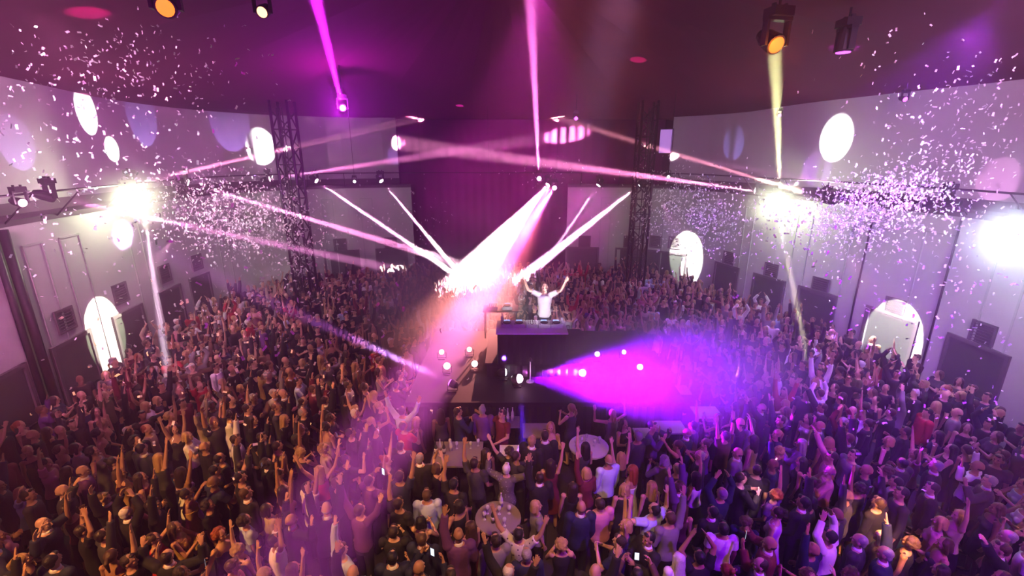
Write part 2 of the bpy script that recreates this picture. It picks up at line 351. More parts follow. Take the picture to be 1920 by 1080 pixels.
puff((-2.0, 14.0, 3.2), (3.3, 4.6, 2.2), .45, 'pink lit smoke left of the DJ behind the stage lamps')
for s_ in STARPOS[:3]: puff(tuple(s_+np.array([-.35 if s_[0] > 0 else .35, -.4, 0])), (1.5, 1.5, 1.3), .30, {0: 'glowing smoke around the cream wash light at left', 1: 'glowing smoke around the green white wash light at right', 2: 'glowing smoke around the blue white light at the right edge'}[[k for k in range(3) if STARPOS[k] is s_][0]], .2)  # dense smoke added around the three heads to stand in for their glare
puff((-1.9, 21.0, 3.6), (3.4, 3.4, 2.8), .16, 'pink white smoke in the blaze where the far beams meet')

# ------------------------------------------------------------------ doors, vents, mouldings along the walls
def wall_frame(x, y, d=0.0):
    p, inn = on_wall(x, y, d); n = Vector((inn[0], inn[1], 0)).normalized()
    return p, n, math.atan2(n.y, n.x)-PI/2       # local +Y looks into the room
def Rz(a): return np.array([[math.cos(a), -math.sin(a), 0], [math.sin(a), math.cos(a), 0], [0, 0, 1]])
DOORS = [(8, 740, 1.25), (133, 645, 1.3), (238, 588, 1.3), (316, 545, 1.2), (372, 520, 1.1), (642, 486, 1.6), (735, 481, 1.5), (1092, 476, 1.6), (1183, 476, 1.5),
         (1228, 478, 1.3), (1262, 480, 1.3), (1363, 510, 1.3), (1441, 534, 1.4), (1531, 564, 1.4), (1668, 612, 1.5), (1830, 665, 1.5)]
for i, (x, y, wd) in enumerate(DOORS):
    p, n, a = wall_frame(x, y); h = max(2.5, min(3.4, p[2]))
    mb = MB(); mb.box((0, .0, h/2), (wd, .07, h)); mb.v = [tuple(Rz(a)@np.array(v)+np.array([p[0], p[1], 0])) for v in mb.v]
    d = struct('door_%d' % (i+1), mb, M_DOOR)
    fr = MB()
    for sx in (-1, 1): fr.box((sx*(wd/2+.05), .02, h/2), (.1, .12, h))
    fr.box((0, .02, h+.05), (wd+.2, .12, .1)); fr.v = [tuple(Rz(a)@np.array(v)+np.array([p[0], p[1], 0])) for v in fr.v]
    link('door_frame', fr, M_VENT, d)
    ba = MB(); ba.box((0, .06, 1.05), (wd*.8, .04, .05)); ba.v = [tuple(Rz(a)@np.array(v)+np.array([p[0], p[1], 0])) for v in ba.v]
    link('push_bar', ba, M_DKMETAL, d)
VENTS = [(121, 600, 'above the second dark door of the left wall'), (225, 550, 'above the third dark door of the left wall'), (308, 513, 'above the fourth dark door of the left wall'),
         (368, 492, 'above the fifth dark door of the left wall'), (638, 459, 'above the door beside the left truss tower'), (733, 456, 'above the last door before the central drape'),
         (1096, 453, 'above the first door right of the central drape'), (1181, 453, 'above the door just left of the right truss tower'), (1230, 453, 'above the door just right of the right truss tower'),
         (1265, 455, 'above the door left of the white light oval'), (1367, 485, 'above the narrow door past the white light oval'), (1446, 508, 'above the second door of the right wall'),
         (1538, 537, 'above the third door of the right wall'), (1678, 578, 'above the lit doorway of the right wall'), (1843, 627, 'above the widest door by the right edge')]
for x, y, where in VENTS:
    p, n, a = wall_frame(x, y); t = thing('air_vent', (p[0], p[1], p[2]), 'small square dark air vent '+where, 'air vent', 'air vents along the hall walls', (0, 0, a))
    fr = MB(); s = .30
    for k in (-1, 1): fr.box((k*s, .02, 0), (.06, .06, 2*s+.06)); fr.box((0, .02, k*s), (2*s, .06, .06))
    link('vent_frame', fr, M_VENT, t)
    g = MB(); g.box((0, .008, 0), (2*s, .01, 2*s))
    for k in range(7): g.box((0, .025, -.24+k*.08), (2*s-.06, .03, .02))
    link('grille', g, mat('vent_slats', (.06, .058, .055), .6) if 'vent_slats' not in bpy.data.materials else bpy.data.materials['vent_slats'], t)
# vertical mouldings and cable runs
nt_ = 5
def rect_on_wall(x, y, wpan, z0, z1, name, m=None):
    p, n, a = wall_frame(x, y); mb = MB()
    for sx in (-1, 1): mb.box((sx*wpan/2, .015, (z0+z1)/2), (.05, .03, z1-z0))
    mb.box((0, .015, z1), (wpan+.05, .03, .05))
    mb.v = [tuple(Rz(a)@np.array(v)+np.array([p[0], p[1], 0])) for v in mb.v]
    struct(name, mb, m or M_TRIM)
for k, (x, y, wp) in enumerate([(150, 520, .7), (260, 480, .6), (90, 560, .6), (620, 440, .5), (692, 440, .6), (1133, 440, .5), (1250, 440, .4), (1500, 470, .6), (1600, 500, .6), (1745, 520, .9), (1880, 560, .8), (420, 460, .5), (1400, 450, .5)]):
    rect_on_wall(x, y, wp, .1, 5.3, 'trim_%d' % (nt_+k))
for x, y, rr in ((22, 560, .07), (45, 560, .10), (1612, 520, .03), (1768, 540, .03)):
    p, n, a = wall_frame(x, y, -.12)
    o = link('wall_cable' if rr < .05 else 'riser_pipe', MB().tube((p[0], p[1], .02), (p[0], p[1], LEDGE-.05), rr, n=10), M_BLACK, smooth=True)
    tag(o, {22: 'thinner black riser pipe by the left edge of the wall', 45: 'thick black riser pipe next to the far left door', 1612: 'thin black cable hanging down the right wall left of the lit doorway', 1768: 'thin black cable down the right wall between lit doorway and wide door', 8: 'slim dark cable beside the two riser pipes on the left wall'}[x], 'pipe' if rr > .05 else 'cable')
# ledge rail that carries the moving heads
def rail(P, name, label):
    Q = offset(P, -.75); t = thing(name, (*Q[len(Q)//2], 6.62), label, 'rail'); b0 = np.array(t.location)
    mb = MB()
    for a, b in zip(Q[:-1], Q[1:]): mb.tube((*(a-b0[:2]), 0), (*(b-b0[:2]), 0), .03, n=6)
    link('pipe', mb, M_BLACK, t)
    W = offset(P, .0)
    for i in range(1, len(Q), 3): link('bracket', MB().tube((*(Q[i]-b0[:2]), 0), (*(W[i]-b0[:2]), -.72), .02, n=5), M_BLACK, t)
rail(PLAN_L[9:], 'lighting_rail', 'black pipe lighting rail standing off the left wall ledge')
rail(PLAN_R[:-9], 'lighting_rail', 'black pipe lighting rail standing off the right wall ledge')

t = thing('lighting_rail', (-1.2, 24.28, 6.62), 'straight black lighting rail hanging before the dark drape', 'rail')
link('pipe', MB().tube((-4.4, 0, 0), (4.4, 0, 0), .03, n=6), M_BLACK, t)
for dx in (-3.5, 0, 3.5): link('hanging_wire', MB().tube((dx, 0, 0), (dx, 0, ceil_z(-1.2+dx, 24.28)-6.62), .008, n=5), M_BLACK, t)

# ------------------------------------------------------------------ moving heads
MH = {}
def lens_mat(col, st):
    key = 'lens_%02d%02d%02d_%d' % (int(col[0]*99), int(col[1]*99), int(col[2]*99), int(st))
    return bpy.data.materials.get(key) or mat(key, (.1, .1, .1), .2, emit=col, estr=st)
def moving_head(p, q, col, st, label, group, hang=None, scale=1., rod=True):
    """lamp whose lens sits at p and looks at q; yoke and base above it, rod up to z=hang"""
    if not MH:
        h = MB(); h.loft([((0, 0, -.05), .13, .13), ((0, 0, -.02), .14, .14), ((0, 0, .22), .12, .12), ((0, 0, .34), .08, .08)], 14); MH['head'] = h.mesh('head')
        l = MB(); l.loft([((0, 0, -.062), .02, .02), ((0, 0, -.06), .105, .105), ((0, 0, -.048), .11, .11)], 16); MH['lens'] = l.mesh('lens')
        y = MB(); y.box((-.17, 0, .14), (.04, .1, .34)); y.box((.17, 0, .14), (.04, .1, .34)); y.box((0, 0, .31), (.38, .12, .05)); MH['yoke'] = y.mesh('yoke')
        b = MB(); b.box((0, 0, .39), (.3, .24, .12)); b.box((-.09, 0, .47), (.03, .06, .06)); b.box((.09, 0, .47), (.03, .06, .06)); MH['base'] = b.mesh('base')
        for k in ('head', 'yoke', 'base'): MH[k].materials.append(M_BLACK)
        MH['lens'].materials.append(M_BLACK)
    p = np.array(p, float); d = Vector(q)-Vector(p); d.normalize()
    t = thing('moving_head_light', p, label, 'stage light', group); t.scale = (scale,)*3
    yaw = math.atan2(d.y, d.x)-PI/2
    hd = bpy.data.objects.new('head', MH['head']); C.objects.link(hd); hd.parent = t; hd.rotation_mode = 'QUATERNION'; hd.rotation_quaternion = d.to_track_quat('-Z', 'Y'); hd.location = -d*.0
    ln = bpy.data.objects.new('lens', MH['lens']); C.objects.link(ln); ln.parent = hd
    ln.material_slots[0].link = 'OBJECT'; ln.material_slots[0].material = lens_mat(col, st)
    for k in ('yoke', 'base'):
        o = bpy.data.objects.new(k, MH[k]); C.objects.link(o); o.parent = t; o.rotation_euler = (0, 0, yaw)
    if hang and hang > p[2]+.5*scale:
        o = link('hanging_rod', MB().tube((0, 0, .45), (0, 0, (hang-p[2])/scale), .02, n=6), M_BLACK, t)
    return t
BL = ['on the rail, left of the two far beams', 'on the far ledge rail right before the drape', 'on the far rail throwing the widest white blaze', 'on the far right rail with a short narrow beam',
      'beside the right truss tower with a bright beam', 'next to the central blaze, aimed over the crowd', 'on the left rail by the yellowish starburst, aimed up right', 'behind the left truss tower aimed right',
      'on the left rail behind the dense confetti', 'near the left end of the rail, aimed right', 'where the thin line of light starts, right rail', 'on the right rail beside the green starburst',
      'on the right rail close to the blue white glare', 'at the foot of the thin pink upright beam', 'glowing magenta, hung under the dark ceiling on the left']
for i, (s, q, P, col, a, bl, lens, r) in enumerate(BEAMS):
    moving_head(s, q, col, 30, 'black moving head light '+BL[i], 'moving heads on the ledge rail', hang=(6.62 if i != 14 else ceil_z(s[0], s[1])))
for i, (px, py, kind, q, P, col, st, sc_, txt) in enumerate(STARS):
    s = STARPOS[i]
    moving_head(s, q, col, st*.3, txt, 'glaring wash lights', hang=6.62, scale=sc_)
for i, (s, q, col, st, sc_, txt) in enumerate(CEIL):
    moving_head(s, q, col, st, txt, 'lamps hanging under the ceiling', hang=ceil_z(s[0], s[1]), scale=sc_)

# ------------------------------------------------------------------ truss towers
def tower(x, y, zt, wd, label):
    t = thing('truss_tower', (x, y, 0), label, 'truss tower')
    link('base_plate', MB().box((0, 0, .03), (wd*1.6, wd*1.6, .06)), M_DKMETAL, t)
    h = wd/2
    for sx, sy in ((-1, -1), (1, -1), (1, 1), (-1, 1)):
        link('chord', MB().tube((sx*h, sy*h, .05), (sx*h, sy*h, zt), .06, n=8), M_ALU, t, smooth=True)
    mb = MB(); n = int(zt/wd)
    for k in range(n):
        z0 = .1+k*wd; z1 = min(z0+wd, zt)
        for (ax, ay), (bx, by) in (((-h, -h), (h, -h)), ((h, -h), (h, h)), ((h, h), (-h, h)), ((-h, h), (-h, -h))):
            a, b = ((ax, ay), (bx, by)) if k % 2 else ((bx, by), (ax, ay))
            mb.tube((*a, z0), (*b, z1), .034, n=5); mb.tube((ax, ay, z0), (bx, by, z0), .02, n=5)
    link('bracing', mb, M_ALU, t)
    cb = MB()
    for dx in (-.1, .02, .12): cb.tube((dx, -h-.06, .1), (dx+.03, -h-.06, zt-.3), .025, n=6)
    link('cable_bundle', cb, M_BLACK, t)
    return t
tower(-9.35, 20.0, 9.6, .70, 'tall dark aluminium truss tower rising from the crowd on the left')
tower(6.0, 21.6, 9.75, .68, 'tall dark aluminium truss tower rising from the crowd right of the DJ')
# pleated drape between the two wall wings
def drape(name, x0, x1, y, z0, z1, label):
    n = int((x1-x0)/.09); V = []; F = []
    for i in range(n+1):
        x = x0+(x1-x0)*i/n; yy = y+.022*math.sin(i*1.15)+.02*math.sin(i*.31)
        V += [(x, yy, z0), (x, yy, z1), (x, yy+.03, z1), (x, yy+.03, z0)]
    for i in range(n):
        a = 4*i; b = a+4; F += [(a, b, b+1, a+1), (a+1, b+1, b+2, a+2), (a+2, b+2, b+3, a+3), (a+3, b+3, b, a)]
    o = link(name, MB().add(V, F), M_CURT, smooth=True); tag(o, label, 'curtain'); return o
drape('stage_drape', -6.3, 8.4, 26.6, 0.02, 9.35, 'dark purple pleated drape filling the gap between the wall wings')
# tall lit window slit at the top of the right wing
p, n, a = wall_frame(1249, 265, .86)
t = thing('window_slit', p, 'narrow lilac lit panel on the upper wall right of the truss tower', 'panel', None, (0, 0, a))
link('screen', MB().box((0, .05, 0), (.62, .03, 1.15)), mat('lilac_panel', (.5, .4, .6), .5, emit=(.55, .2, .9), estr=.75), t)  # emissive pane of the window slit
fr = MB()
for k in (-1, 1): fr.box((k*.33, .05, 0), (.04, .06, 1.22)); fr.box((0, .05, k*.6), (.66, .06, .04))
link('panel_frame', fr, M_BLACK, t)

# ------------------------------------------------------------------ stage
SX0, SX1, SY0, SY1, SZ = -2.7, 4.4, 10.3, 15.2, 1.5
st = thing('stage', ((SX0+SX1)/2, (SY0+SY1)/2, 0), 'black raised square stage in the middle of the crowd', 'stage')
cx, cyy = (SX0+SX1)/2, (SY0+SY1)/2
link('deck', MB().box((0, 0, SZ-.06), (SX1-SX0, SY1-SY0, .12)), M_DECK, st)
sk = MB()
def pleats(mb, x0, y0, x1, y1, z0, z1, amp=.03, step=.07):
    L = math.hypot(x1-x0, y1-y0); n = max(2, int(L/step)); nx, ny = -(y1-y0)/L, (x1-x0)/L; V = []; F = []
    for i in range(n+1):
        t = i/n; o = amp*math.sin(i*1.9); V += [(x0+(x1-x0)*t+nx*o, y0+(y1-y0)*t+ny*o, z0), (x0+(x1-x0)*t+nx*o, y0+(y1-y0)*t+ny*o, z1)]
    for i in range(n): F.append((2*i, 2*i+2, 2*i+3, 2*i+1))
    mb.add(V, F)
hx, hy = (SX1-SX0)/2-.05, (SY1-SY0)/2-.05
for a_, b_ in (((-hx, -hy), (hx, -hy)), ((hx, -hy), (hx, hy)), ((hx, hy), (-hx, hy)), ((-hx, hy), (-hx, -hy))): pleats(sk, *a_, *b_, .02, SZ-.12)
link('skirt', sk, M_SKIRT, st)
stp = MB()
for k in range(5): stp.box((SX1-cx+.2+k*.28, .8, (SZ-.25-k*.27)/2+.0), (.28, 1.0, SZ-.25-k*.27))
link('steps', stp, M_DECK, st)
rs = thing('booth_riser', (.75, 12.95, SZ), 'low black riser under the DJ on the stage', 'riser')
link('riser_top', MB().box((0, 0, .40), (3.0, 2.6, .08)), M_DECK, rs)
sk = MB()
for a_, b_ in (((-1.45, -1.25), (1.45, -1.25)), ((1.45, -1.25), (1.45, 1.25)), ((1.45, 1.25), (-1.45, 1.25)), ((-1.45, 1.25), (-1.45, -1.25))): pleats(sk, *a_, *b_, .0, .37, .015)
link('riser_skirt', sk, M_SKIRT, rs)
RZ = SZ+.44
def trestle(name, c, sx, sy, h, m, label, cat='table'):
    t = thing(name, c, label, cat); link('table_top', MB().box((0, 0, h-.02), (sx, sy, .04)), m, t)
    for ax in (-1, 1):
        for ay in (-1, 1): link('leg', MB().tube((ax*(sx/2-.06), ay*(sy/2-.06), 0), (ax*(sx/2-.06), ay*(sy/2-.06), h-.03), .022, n=6), M_BLACK, t)
    return t
DT = (.54, 12.0, RZ); DTH = .95
dtab = trestle('dj_table', DT, 1.95, 1.0, DTH, mat('white_table_top', (.7, .68, .7), .4), 'white topped DJ table on the riser in front of the DJ')
cl_ = MB()
for a_, b_ in (((-.93, -.45), (.93, -.45)), ((.93, -.45), (.93, .3)), ((-.93, .3), (-.93, -.45))): pleats(cl_, *a_, *b_, .02, DTH-.06, .012)
link('table_skirt', cl_, M_SKIRT, dtab)
def mixer(p, kind, label, rot=0):
    t = thing(kind, p, label, 'DJ equipment', 'gear on the DJ table', (0, 0, rot)); wd = .30 if 'mixer' in kind else .32
    link('body', MB().box((0, 0, .05), (wd, .38, .1)), M_GEAR, t)
    if 'mixer' in kind:
        kb = MB()
        for i in range(4):
            for j in range(4): kb.tube((-.1+.066*i, -.02+.045*j, .1), (-.1+.066*i, -.02+.045*j, .118), .009, n=8)
        link('knobs', kb, M_BLACK, t)
        fd = MB()
        for i in range(4): fd.box((-.1+.066*i, -.11, .108), (.02, .03, .015))
        fd.box((0, -.17, .106), (.05, .012, .012)); link('faders', fd, M_BLACK, t)
    else:
        link('jog_wheel', MB().lathe((0, -.03, .1), [(.0, 0), (.11, 0), (.115, .012), (.1, .02), (0, .02)], 24), M_DKMETAL, t, smooth=False)
        link('display', MB().box((0, .13, .108), (.16, .08, .012)), mat('deck_display', (.02, .02, .03), .2, emit=(.3, .4, 1), estr=1.5) if 'deck_display' not in bpy.data.materials else bpy.data.materials['deck_display'], t)
        bt = MB()
        for j in range(2): bt.tube((-.12, -.13-.03*j, .1), (-.12, -.13-.03*j, .112), .012, n=8)
        link('buttons', bt, M_BLACK, t)
TZ = RZ+DTH
mixer((.55, 12.08, TZ), 'dj_mixer', 'silver DJ mixer with knobs in the centre of the white table')
mixer((.20, 12.08, TZ), 'media_player', 'media player with round jog wheel just left of the mixer')
mixer((.90, 12.08, TZ), 'media_player', 'media player with round jog wheel just right of the mixer')
mixer((-.14, 12.08, TZ), 'media_player', 'leftmost media player on the DJ table beside the bottle')
mixer((1.24, 12.08, TZ), 'media_player', 'rightmost media player on the DJ table')
def bottle(p, label, group, m=M_GLASS, h=.3, r=.038):
    t = thing('bottle', p, label, 'bottle', group)
    link('glass_body', MB().lathe((0, 0, 0), [(0, 0), (r, .004), (r, h*.55), (r*.8, h*.65), (r*.36, h*.78), (r*.34, h*.95), (r*.42, h*.955), (r*.42, h)], 12), m, t, smooth=True)
    link('bottle_label', MB().loft([((0, 0, h*.18), r*1.03, r*1.03), ((0, 0, h*.45), r*1.03, r*1.03)], 12), M_CLOTH, t, smooth=True)
    return t
def glass(p, label, group, h=.17):
    t = thing('wine_glass', p, label, 'glass', group)
    link('bowl', MB().lathe((0, 0, 0), [(.005, h*.45), (.028, h*.55), (.036, h*.75), (.031, h)], 12), M_GLASSW, t, smooth=True)
    link('stem', MB().lathe((0, 0, 0), [(.032, 0), (.03, .004), (.005, .01), (.004, h*.46)], 10), M_GLASSW, t, smooth=True)
bottle((-.28, 12.2, TZ), 'clear bottle standing at the left end of the DJ table', 'drinks on the DJ table', M_GLASSW, .34)
glass((1.42, 12.25, TZ), 'wine glass at the right end of the DJ table', 'drinks on the DJ table')
trestle('side_table', (-.35, 13.7, RZ), 1.1, .6, .92, M_DKMETAL, 'dark side table with equipment behind and left of the DJ')
for dx, kk, lb in ((-.25, 'dj_mixer', 'small mixer on the dark side table behind the DJ'), (.2, 'media_player', 'spare media player on the dark side table behind the DJ')):
    mixer((-.35+dx, 13.7, RZ+.92), kk, lb)
ms = thing('floor_stand', (.50, 11.40, SZ), 'small chrome stand with round foot before the DJ table', 'stand')
link('foot', MB().lathe((0, 0, 0), [(0, 0), (.11, .0), (.11, .02), (.02, .035)], 16), M_GEAR, ms); link('pole', MB().tube((0, 0, .02), (0, 0, .62), .014, n=8), M_GEAR, ms); link('shade', MB().lathe((0, 0, .62), [(.05, 0), (.06, .02), (.03, .09), (0, .1)], 12), M_BLACK, ms)
# stage lamps on the deck
def stage_lamp(p, q, col, st, label, r=.085):
    t = thing('stage_spot', p, label, 'stage light', 'small round lamps on the stage deck'); p = Vector(p); d = (Vector(q)-p).normalized()
    link('foot', MB().box((0, 0, .02), (.2, .2, .04)), M_BLACK, t)
    link('bracket', MB().box((-.13, 0, .12), (.015, .05, .2)).box((.13, 0, .12), (.015, .05, .2)).box((0, 0, .045), (.26, .05, .015)), M_BLACK, t)
    c = MB().loft([((0, 0, -.05), r*1.12, r*1.12), ((0, 0, .1), r, r), ((0, 0, .16), r*.6, r*.6)], 14)
    h = link('can', c, M_BLACK, t, (0, 0, .22)); h.rotation_mode = 'QUATERNION'; h.rotation_quaternion = d.to_track_quat('-Z', 'Y')
    l = link('lens', MB().ell((0, 0, -.045), (r, r, r*(.95 if r > .115 or abs(q[2]-2.6) < .01 else .45)), None, 16, 10), lens_mat(col, st*.25), h, smooth=True)
for i, (x, y, q, c_, s_, r_) in enumerate(DECKLAMPS):
    p = at_z(x, y, SZ+.22); stage_lamp((p[0], p[1], SZ), q, c_, s_, ['round lamp nearest the left front corner of the deck', 'round lamp on the left deck side, second from the front', 'round lamp just right of the leftmost pair on deck',
        'small lamp far left at the back of the deck', 'small lamp second from left at the deck back', 'lamp throwing a thin pink beam right under the DJ table', 'lamp throwing the broad violet cone to the right',
        'lamp right of the DJ riser, at the upper row', 'larger lamp in the middle right of the deck', 'small lamp at the deck back right of the riser', 'small lamp furthest back on the right deck side', 'lamp at the right front edge of the deck'][i], r_)

# ------------------------------------------------------------------ tables in the crowd
def bar_table(px, py, r, label, h=1.1, cloth=False, sq=False):
    p = at_z(px, py, h); t = thing('bar_table', (p[0], p[1], 0), label, 'table', 'high tables in the crowd')
    m = M_CLOTH if cloth else mat('table_grey', (.22, .19, .18), .5) if 'table_grey' not in bpy.data.materials else bpy.data.materials['table_grey']
    if sq: link('table_top', MB().box((0, 0, h-.02), (2*r, 1.6*r, .04)), m, t)
    else: link('table_top', MB().lathe((0, 0, h-.04), [(0, 0), (r, 0), (r+.005, .02), (r, .04), (0, .04)], 28), m, t)
    link('column', MB().tube((0, 0, .02), (0, 0, h-.04), .035, n=10), M_DKMETAL, t); link('base_disc', MB().lathe((0, 0, 0), [(0, 0), (.26, 0), (.26, .015), (.05, .03), (0, .03)], 20), M_DKMETAL, t)
    return np.array([p[0], p[1], h])
TABLES = []
def T(*a, **k): p = bar_table(*a, **k); TABLES.append((p[0], p[1], a[2])); return p
q = T(934, 970, .42, 'round grey bar table with bottles among the front crowd')
bottle(q+[.05, .28, 0], 'clear bottle on the far rim of the round bar table', 'drinks on the round bar table', M_GLASSW)
bottle(q+[-.09, -.12, 0], 'dark bottle on the near side of the round bar table', 'drinks on the round bar table')
for k, (dx, dy) in enumerate([(-.25, -.05), (-.2, .1), (.2, .1), (.12, -.2), (.02, .08)]): glass(q+[dx, dy, 0], 'wine glass standing on the round grey bar table', 'wine glasses on the round bar table')
q = T(858, 850, .55, 'wide grey table at the foot of the stage front, left side', sq=True)
for k, dx in enumerate((-.48, -.4, -.3, -.16)): bottle(q+[dx, .1*(k % 2), 0], 'pale bottle grouped on the left end of the wide table', 'bottles on the wide grey table', M_GLASSW if k % 2 else M_GLASS)
for k in range(5): glass(q+[-.2+.16*k, .28-.1*(k % 2), 0], 'wine glass on the wide grey table by the stage', 'wine glasses on the wide grey table')
q = T(1008, 806, .36, 'grey square table behind the woman close to the stage front', sq=True)
q = T(952, 790, .3, 'small square table under the tall bottles at the stage front', sq=True)
for k, dx in enumerate((-.2, -.1, .0, .12)): bottle(q+[dx, .05*(k % 2), 0], 'tall clear bottle in the cluster at the stage front', 'bottles on the small square table', M_GLASSW, .36)
q = T(1104, 836, .45, 'violet lit round table with glasses right of the stage corner', cloth=True)
for k in range(5): glass(q+[-.3+.14*k, .1*(k % 3), 0], 'wine glass on the violet lit round table', 'wine glasses on the violet lit table')
T(1258, 800, .33, 'small white linen table in the violet lit crowd, nearest one', cloth=True, sq=True)
T(1272, 730, .30, 'small white linen table in the violet lit crowd near the stage lamp', cloth=True, sq=True)
T(1325, 772, .33, 'small white linen table furthest right in the violet lit crowd', cloth=True, sq=True)
T(1212, 812, .28, 'small white linen table in the violet light, leftmost of its kind', cloth=True, sq=True)
T(955, 843, .22, 'small pale table in the blue beam at the stage foot', cloth=True, sq=True)

# ------------------------------------------------------------------ people: one continuous body each, hair and clothing as parts
POSES = {   # (left elbow dir, left forearm dir, right elbow dir, right forearm dir, curl L, curl R); person faces +Y, left arm at -X
 'down': ((-.12, .02, -1), (-.02, .25, -1), (.12, .02, -1), (.02, .3, -1), .6, .6),
 'hips': ((-.6, -.1, -.8), (.5, .25, -.5), (.15, .05, -1), (.0, .35, -1), .7, .5),
 'clap': ((-.25, .55, -.75), (.62, .55, .45), (.25, .55, -.75), (-.62, .55, .45), .15, .15),
 'high_clap': ((-.35, .25, .95), (.55, .05, .9), (.35, .25, .95), (-.55, .05, .9), .15, .15),
 'arms_v': ((-.62, .05, .75), (-.3, .1, 1), (.62, .05, .75), (.3, .1, 1), .12, .12),
 'dj': ((-.85, .05, .42), (-.42, .12, 1), (.85, .05, .42), (.42, .12, 1), .12, .12),
 'arms_up': ((-.2, .1, 1), (-.08, .15, 1), (.2, .1, 1), (.08, .15, 1), .15, .3),
 'bent_up': ((-.75, .3, .1), (.05, .15, 1), (.75, .3, .1), (-.05, .15, 1), .35, .35),
 'left_up': ((-.2, .1, 1), (.08, .1, 1), (.2, .1, -1), (0, .7, -.5), .1, .7),
 'right_up': ((-.2, .1, -1), (0, .7, -.5), (.25, .1, 1), (.1, .15, 1), .7, .1),
 'right_point': ((-.15, .05, -1), (0, .3, -1), (.5, .45, .75), (.35, .4, .85), .6, .9),
 'left_point': ((-.5, .45, .7), (-.3, .4, .9), (.15, .05, -1), (0, .3, -1), .9, .6),
 'right_out': ((-.15, .1, -1), (.3, .6, -.3), (.75, .25, -.35), (.75, .35, .45), .6, .3),
 'phone': ((-.35, .65, -.3), (.42, .35, .85), (.35, .65, -.3), (-.42, .35, .85), 1.0, 1.0),
 'drink': ((-.15, .05, -1), (0, .3, -1), (.2, .2, -.95), (-.1, .8, .45), .6, 1.1),
}
POSETXT = {'dj': 'arms spread', 'down': 'arms lowered', 'hips': 'hand on hip', 'clap': 'clapping', 'high_clap': 'clapping overhead', 'arms_v': 'arms spread up', 'arms_up': 'both arms raised', 'bent_up': 'hands up by the shoulders',
           'left_up': 'left arm up', 'right_up': 'right arm up', 'right_point': 'right hand pointing up', 'left_point': 'left hand pointing up', 'right_out': 'right arm held out', 'phone': 'hands held before the face', 'drink': 'holding one hand out'}
def nrm(v): v = np.array(v, float); return v/np.linalg.norm(v)
HEADC = np.array([0, -.005, 1.655])
def joints(pose, sex):
    p = POSES[pose]; sh = .185 if sex == 'm' else .162; hz = 1.445 if sex == 'm' else 1.435; J = {}
    for s, k in ((-1, 0), (1, 2)):
        up = 1 if nrm(p[k])[2] > .3 else 0
        S = np.array([s*(sh-.015*up), -.01, hz+.03*up]); E = S+.285*nrm(p[k]); Wr = E+.25*nrm(p[k+1]); J[s] = (S, E, Wr, nrm(p[k+1]), p[4+(s > 0)])
    return J
def hand(mb, Wr, d, curl, side, palm_to):
    """palm, four unequal bent fingers and a thumb leaving the side of the palm"""
    n = np.array(palm_to, float); n = n-d*np.dot(n, d); n = nrm(n) if np.linalg.norm(n) > .05 else nrm(np.cross(d, [1, 0, 0])); wv = nrm(np.cross(d, n))
    if wv[0]*side > 0: wv = -wv                       # thumb side looks toward the body's middle
    R = np.stack([wv, n, d], 1)
    mb.ell(Wr+d*.05, (.041, .016, .056), R, 12, 8); mb.tube(Wr-d*.02, Wr+d*.03, .024, .026, 10, 'round', (1, .8), n)
    for i, (o, L) in enumerate(((.030, .070), (.010, .079), (-.010, .073), (-.029, .057))):
        b = Wr+d*(.088-.004*abs(i-1))+wv*o; c = curl*(.55+.12*i); spr = (o/.03)*.16*(1-min(1, curl))
        d1 = nrm(d*math.cos(c*.6)+n*math.sin(c*.6)+wv*spr); d2 = nrm(d*math.cos(c*1.7)+n*math.sin(c*1.7)+wv*spr)
        m = b+d1*L*.52; mb.tube(b-d*.02, m, .0098, .0090, 7, 'round'); mb.tube(m, m+d2*L*.46, .0090, .0078, 7, 'round')
    b = Wr+d*.028+wv*.030; t1 = nrm(d*.62+wv*(.78-.4*min(1, curl))+n*(.15+.5*min(1, curl))); t2 = nrm(d*.85+wv*(.4-.5*min(1, curl))+n*(.2+.5*min(1, curl)))
    m = b+t1*.036; mb.tube(b-t1*.012, m, .0125, .0108, 7, 'round'); mb.tube(m, m+t2*.03, .0105, .0085, 7, 'round')
def torso_rings(sex, g=0., z0=.84, z1=1.50):
    R = [(.80, .15, .115), (.88, .168, .12), (.96, .165, .118), (1.04, .148, .108), (1.12, .142, .105), (1.22, .156, .116), (1.32, .172, .122), (1.40, .178, .108), (1.445, .155, .088), (1.475, .10, .07), (1.50, .06, .058)]
    if sex == 'f': R = [(.80, .16, .12), (.88, .175, .125), (.96, .168, .12), (1.04, .135, .1), (1.12, .122, .092), (1.22, .136, .105), (1.31, .148, .118), (1.40, .152, .095), (1.44, .13, .078), (1.47, .085, .062), (1.50, .05, .052)]
    return [((0, -.005, z), rx+g, ry+g) for z, rx, ry in R if z0-.001 <= z <= z1+.001]
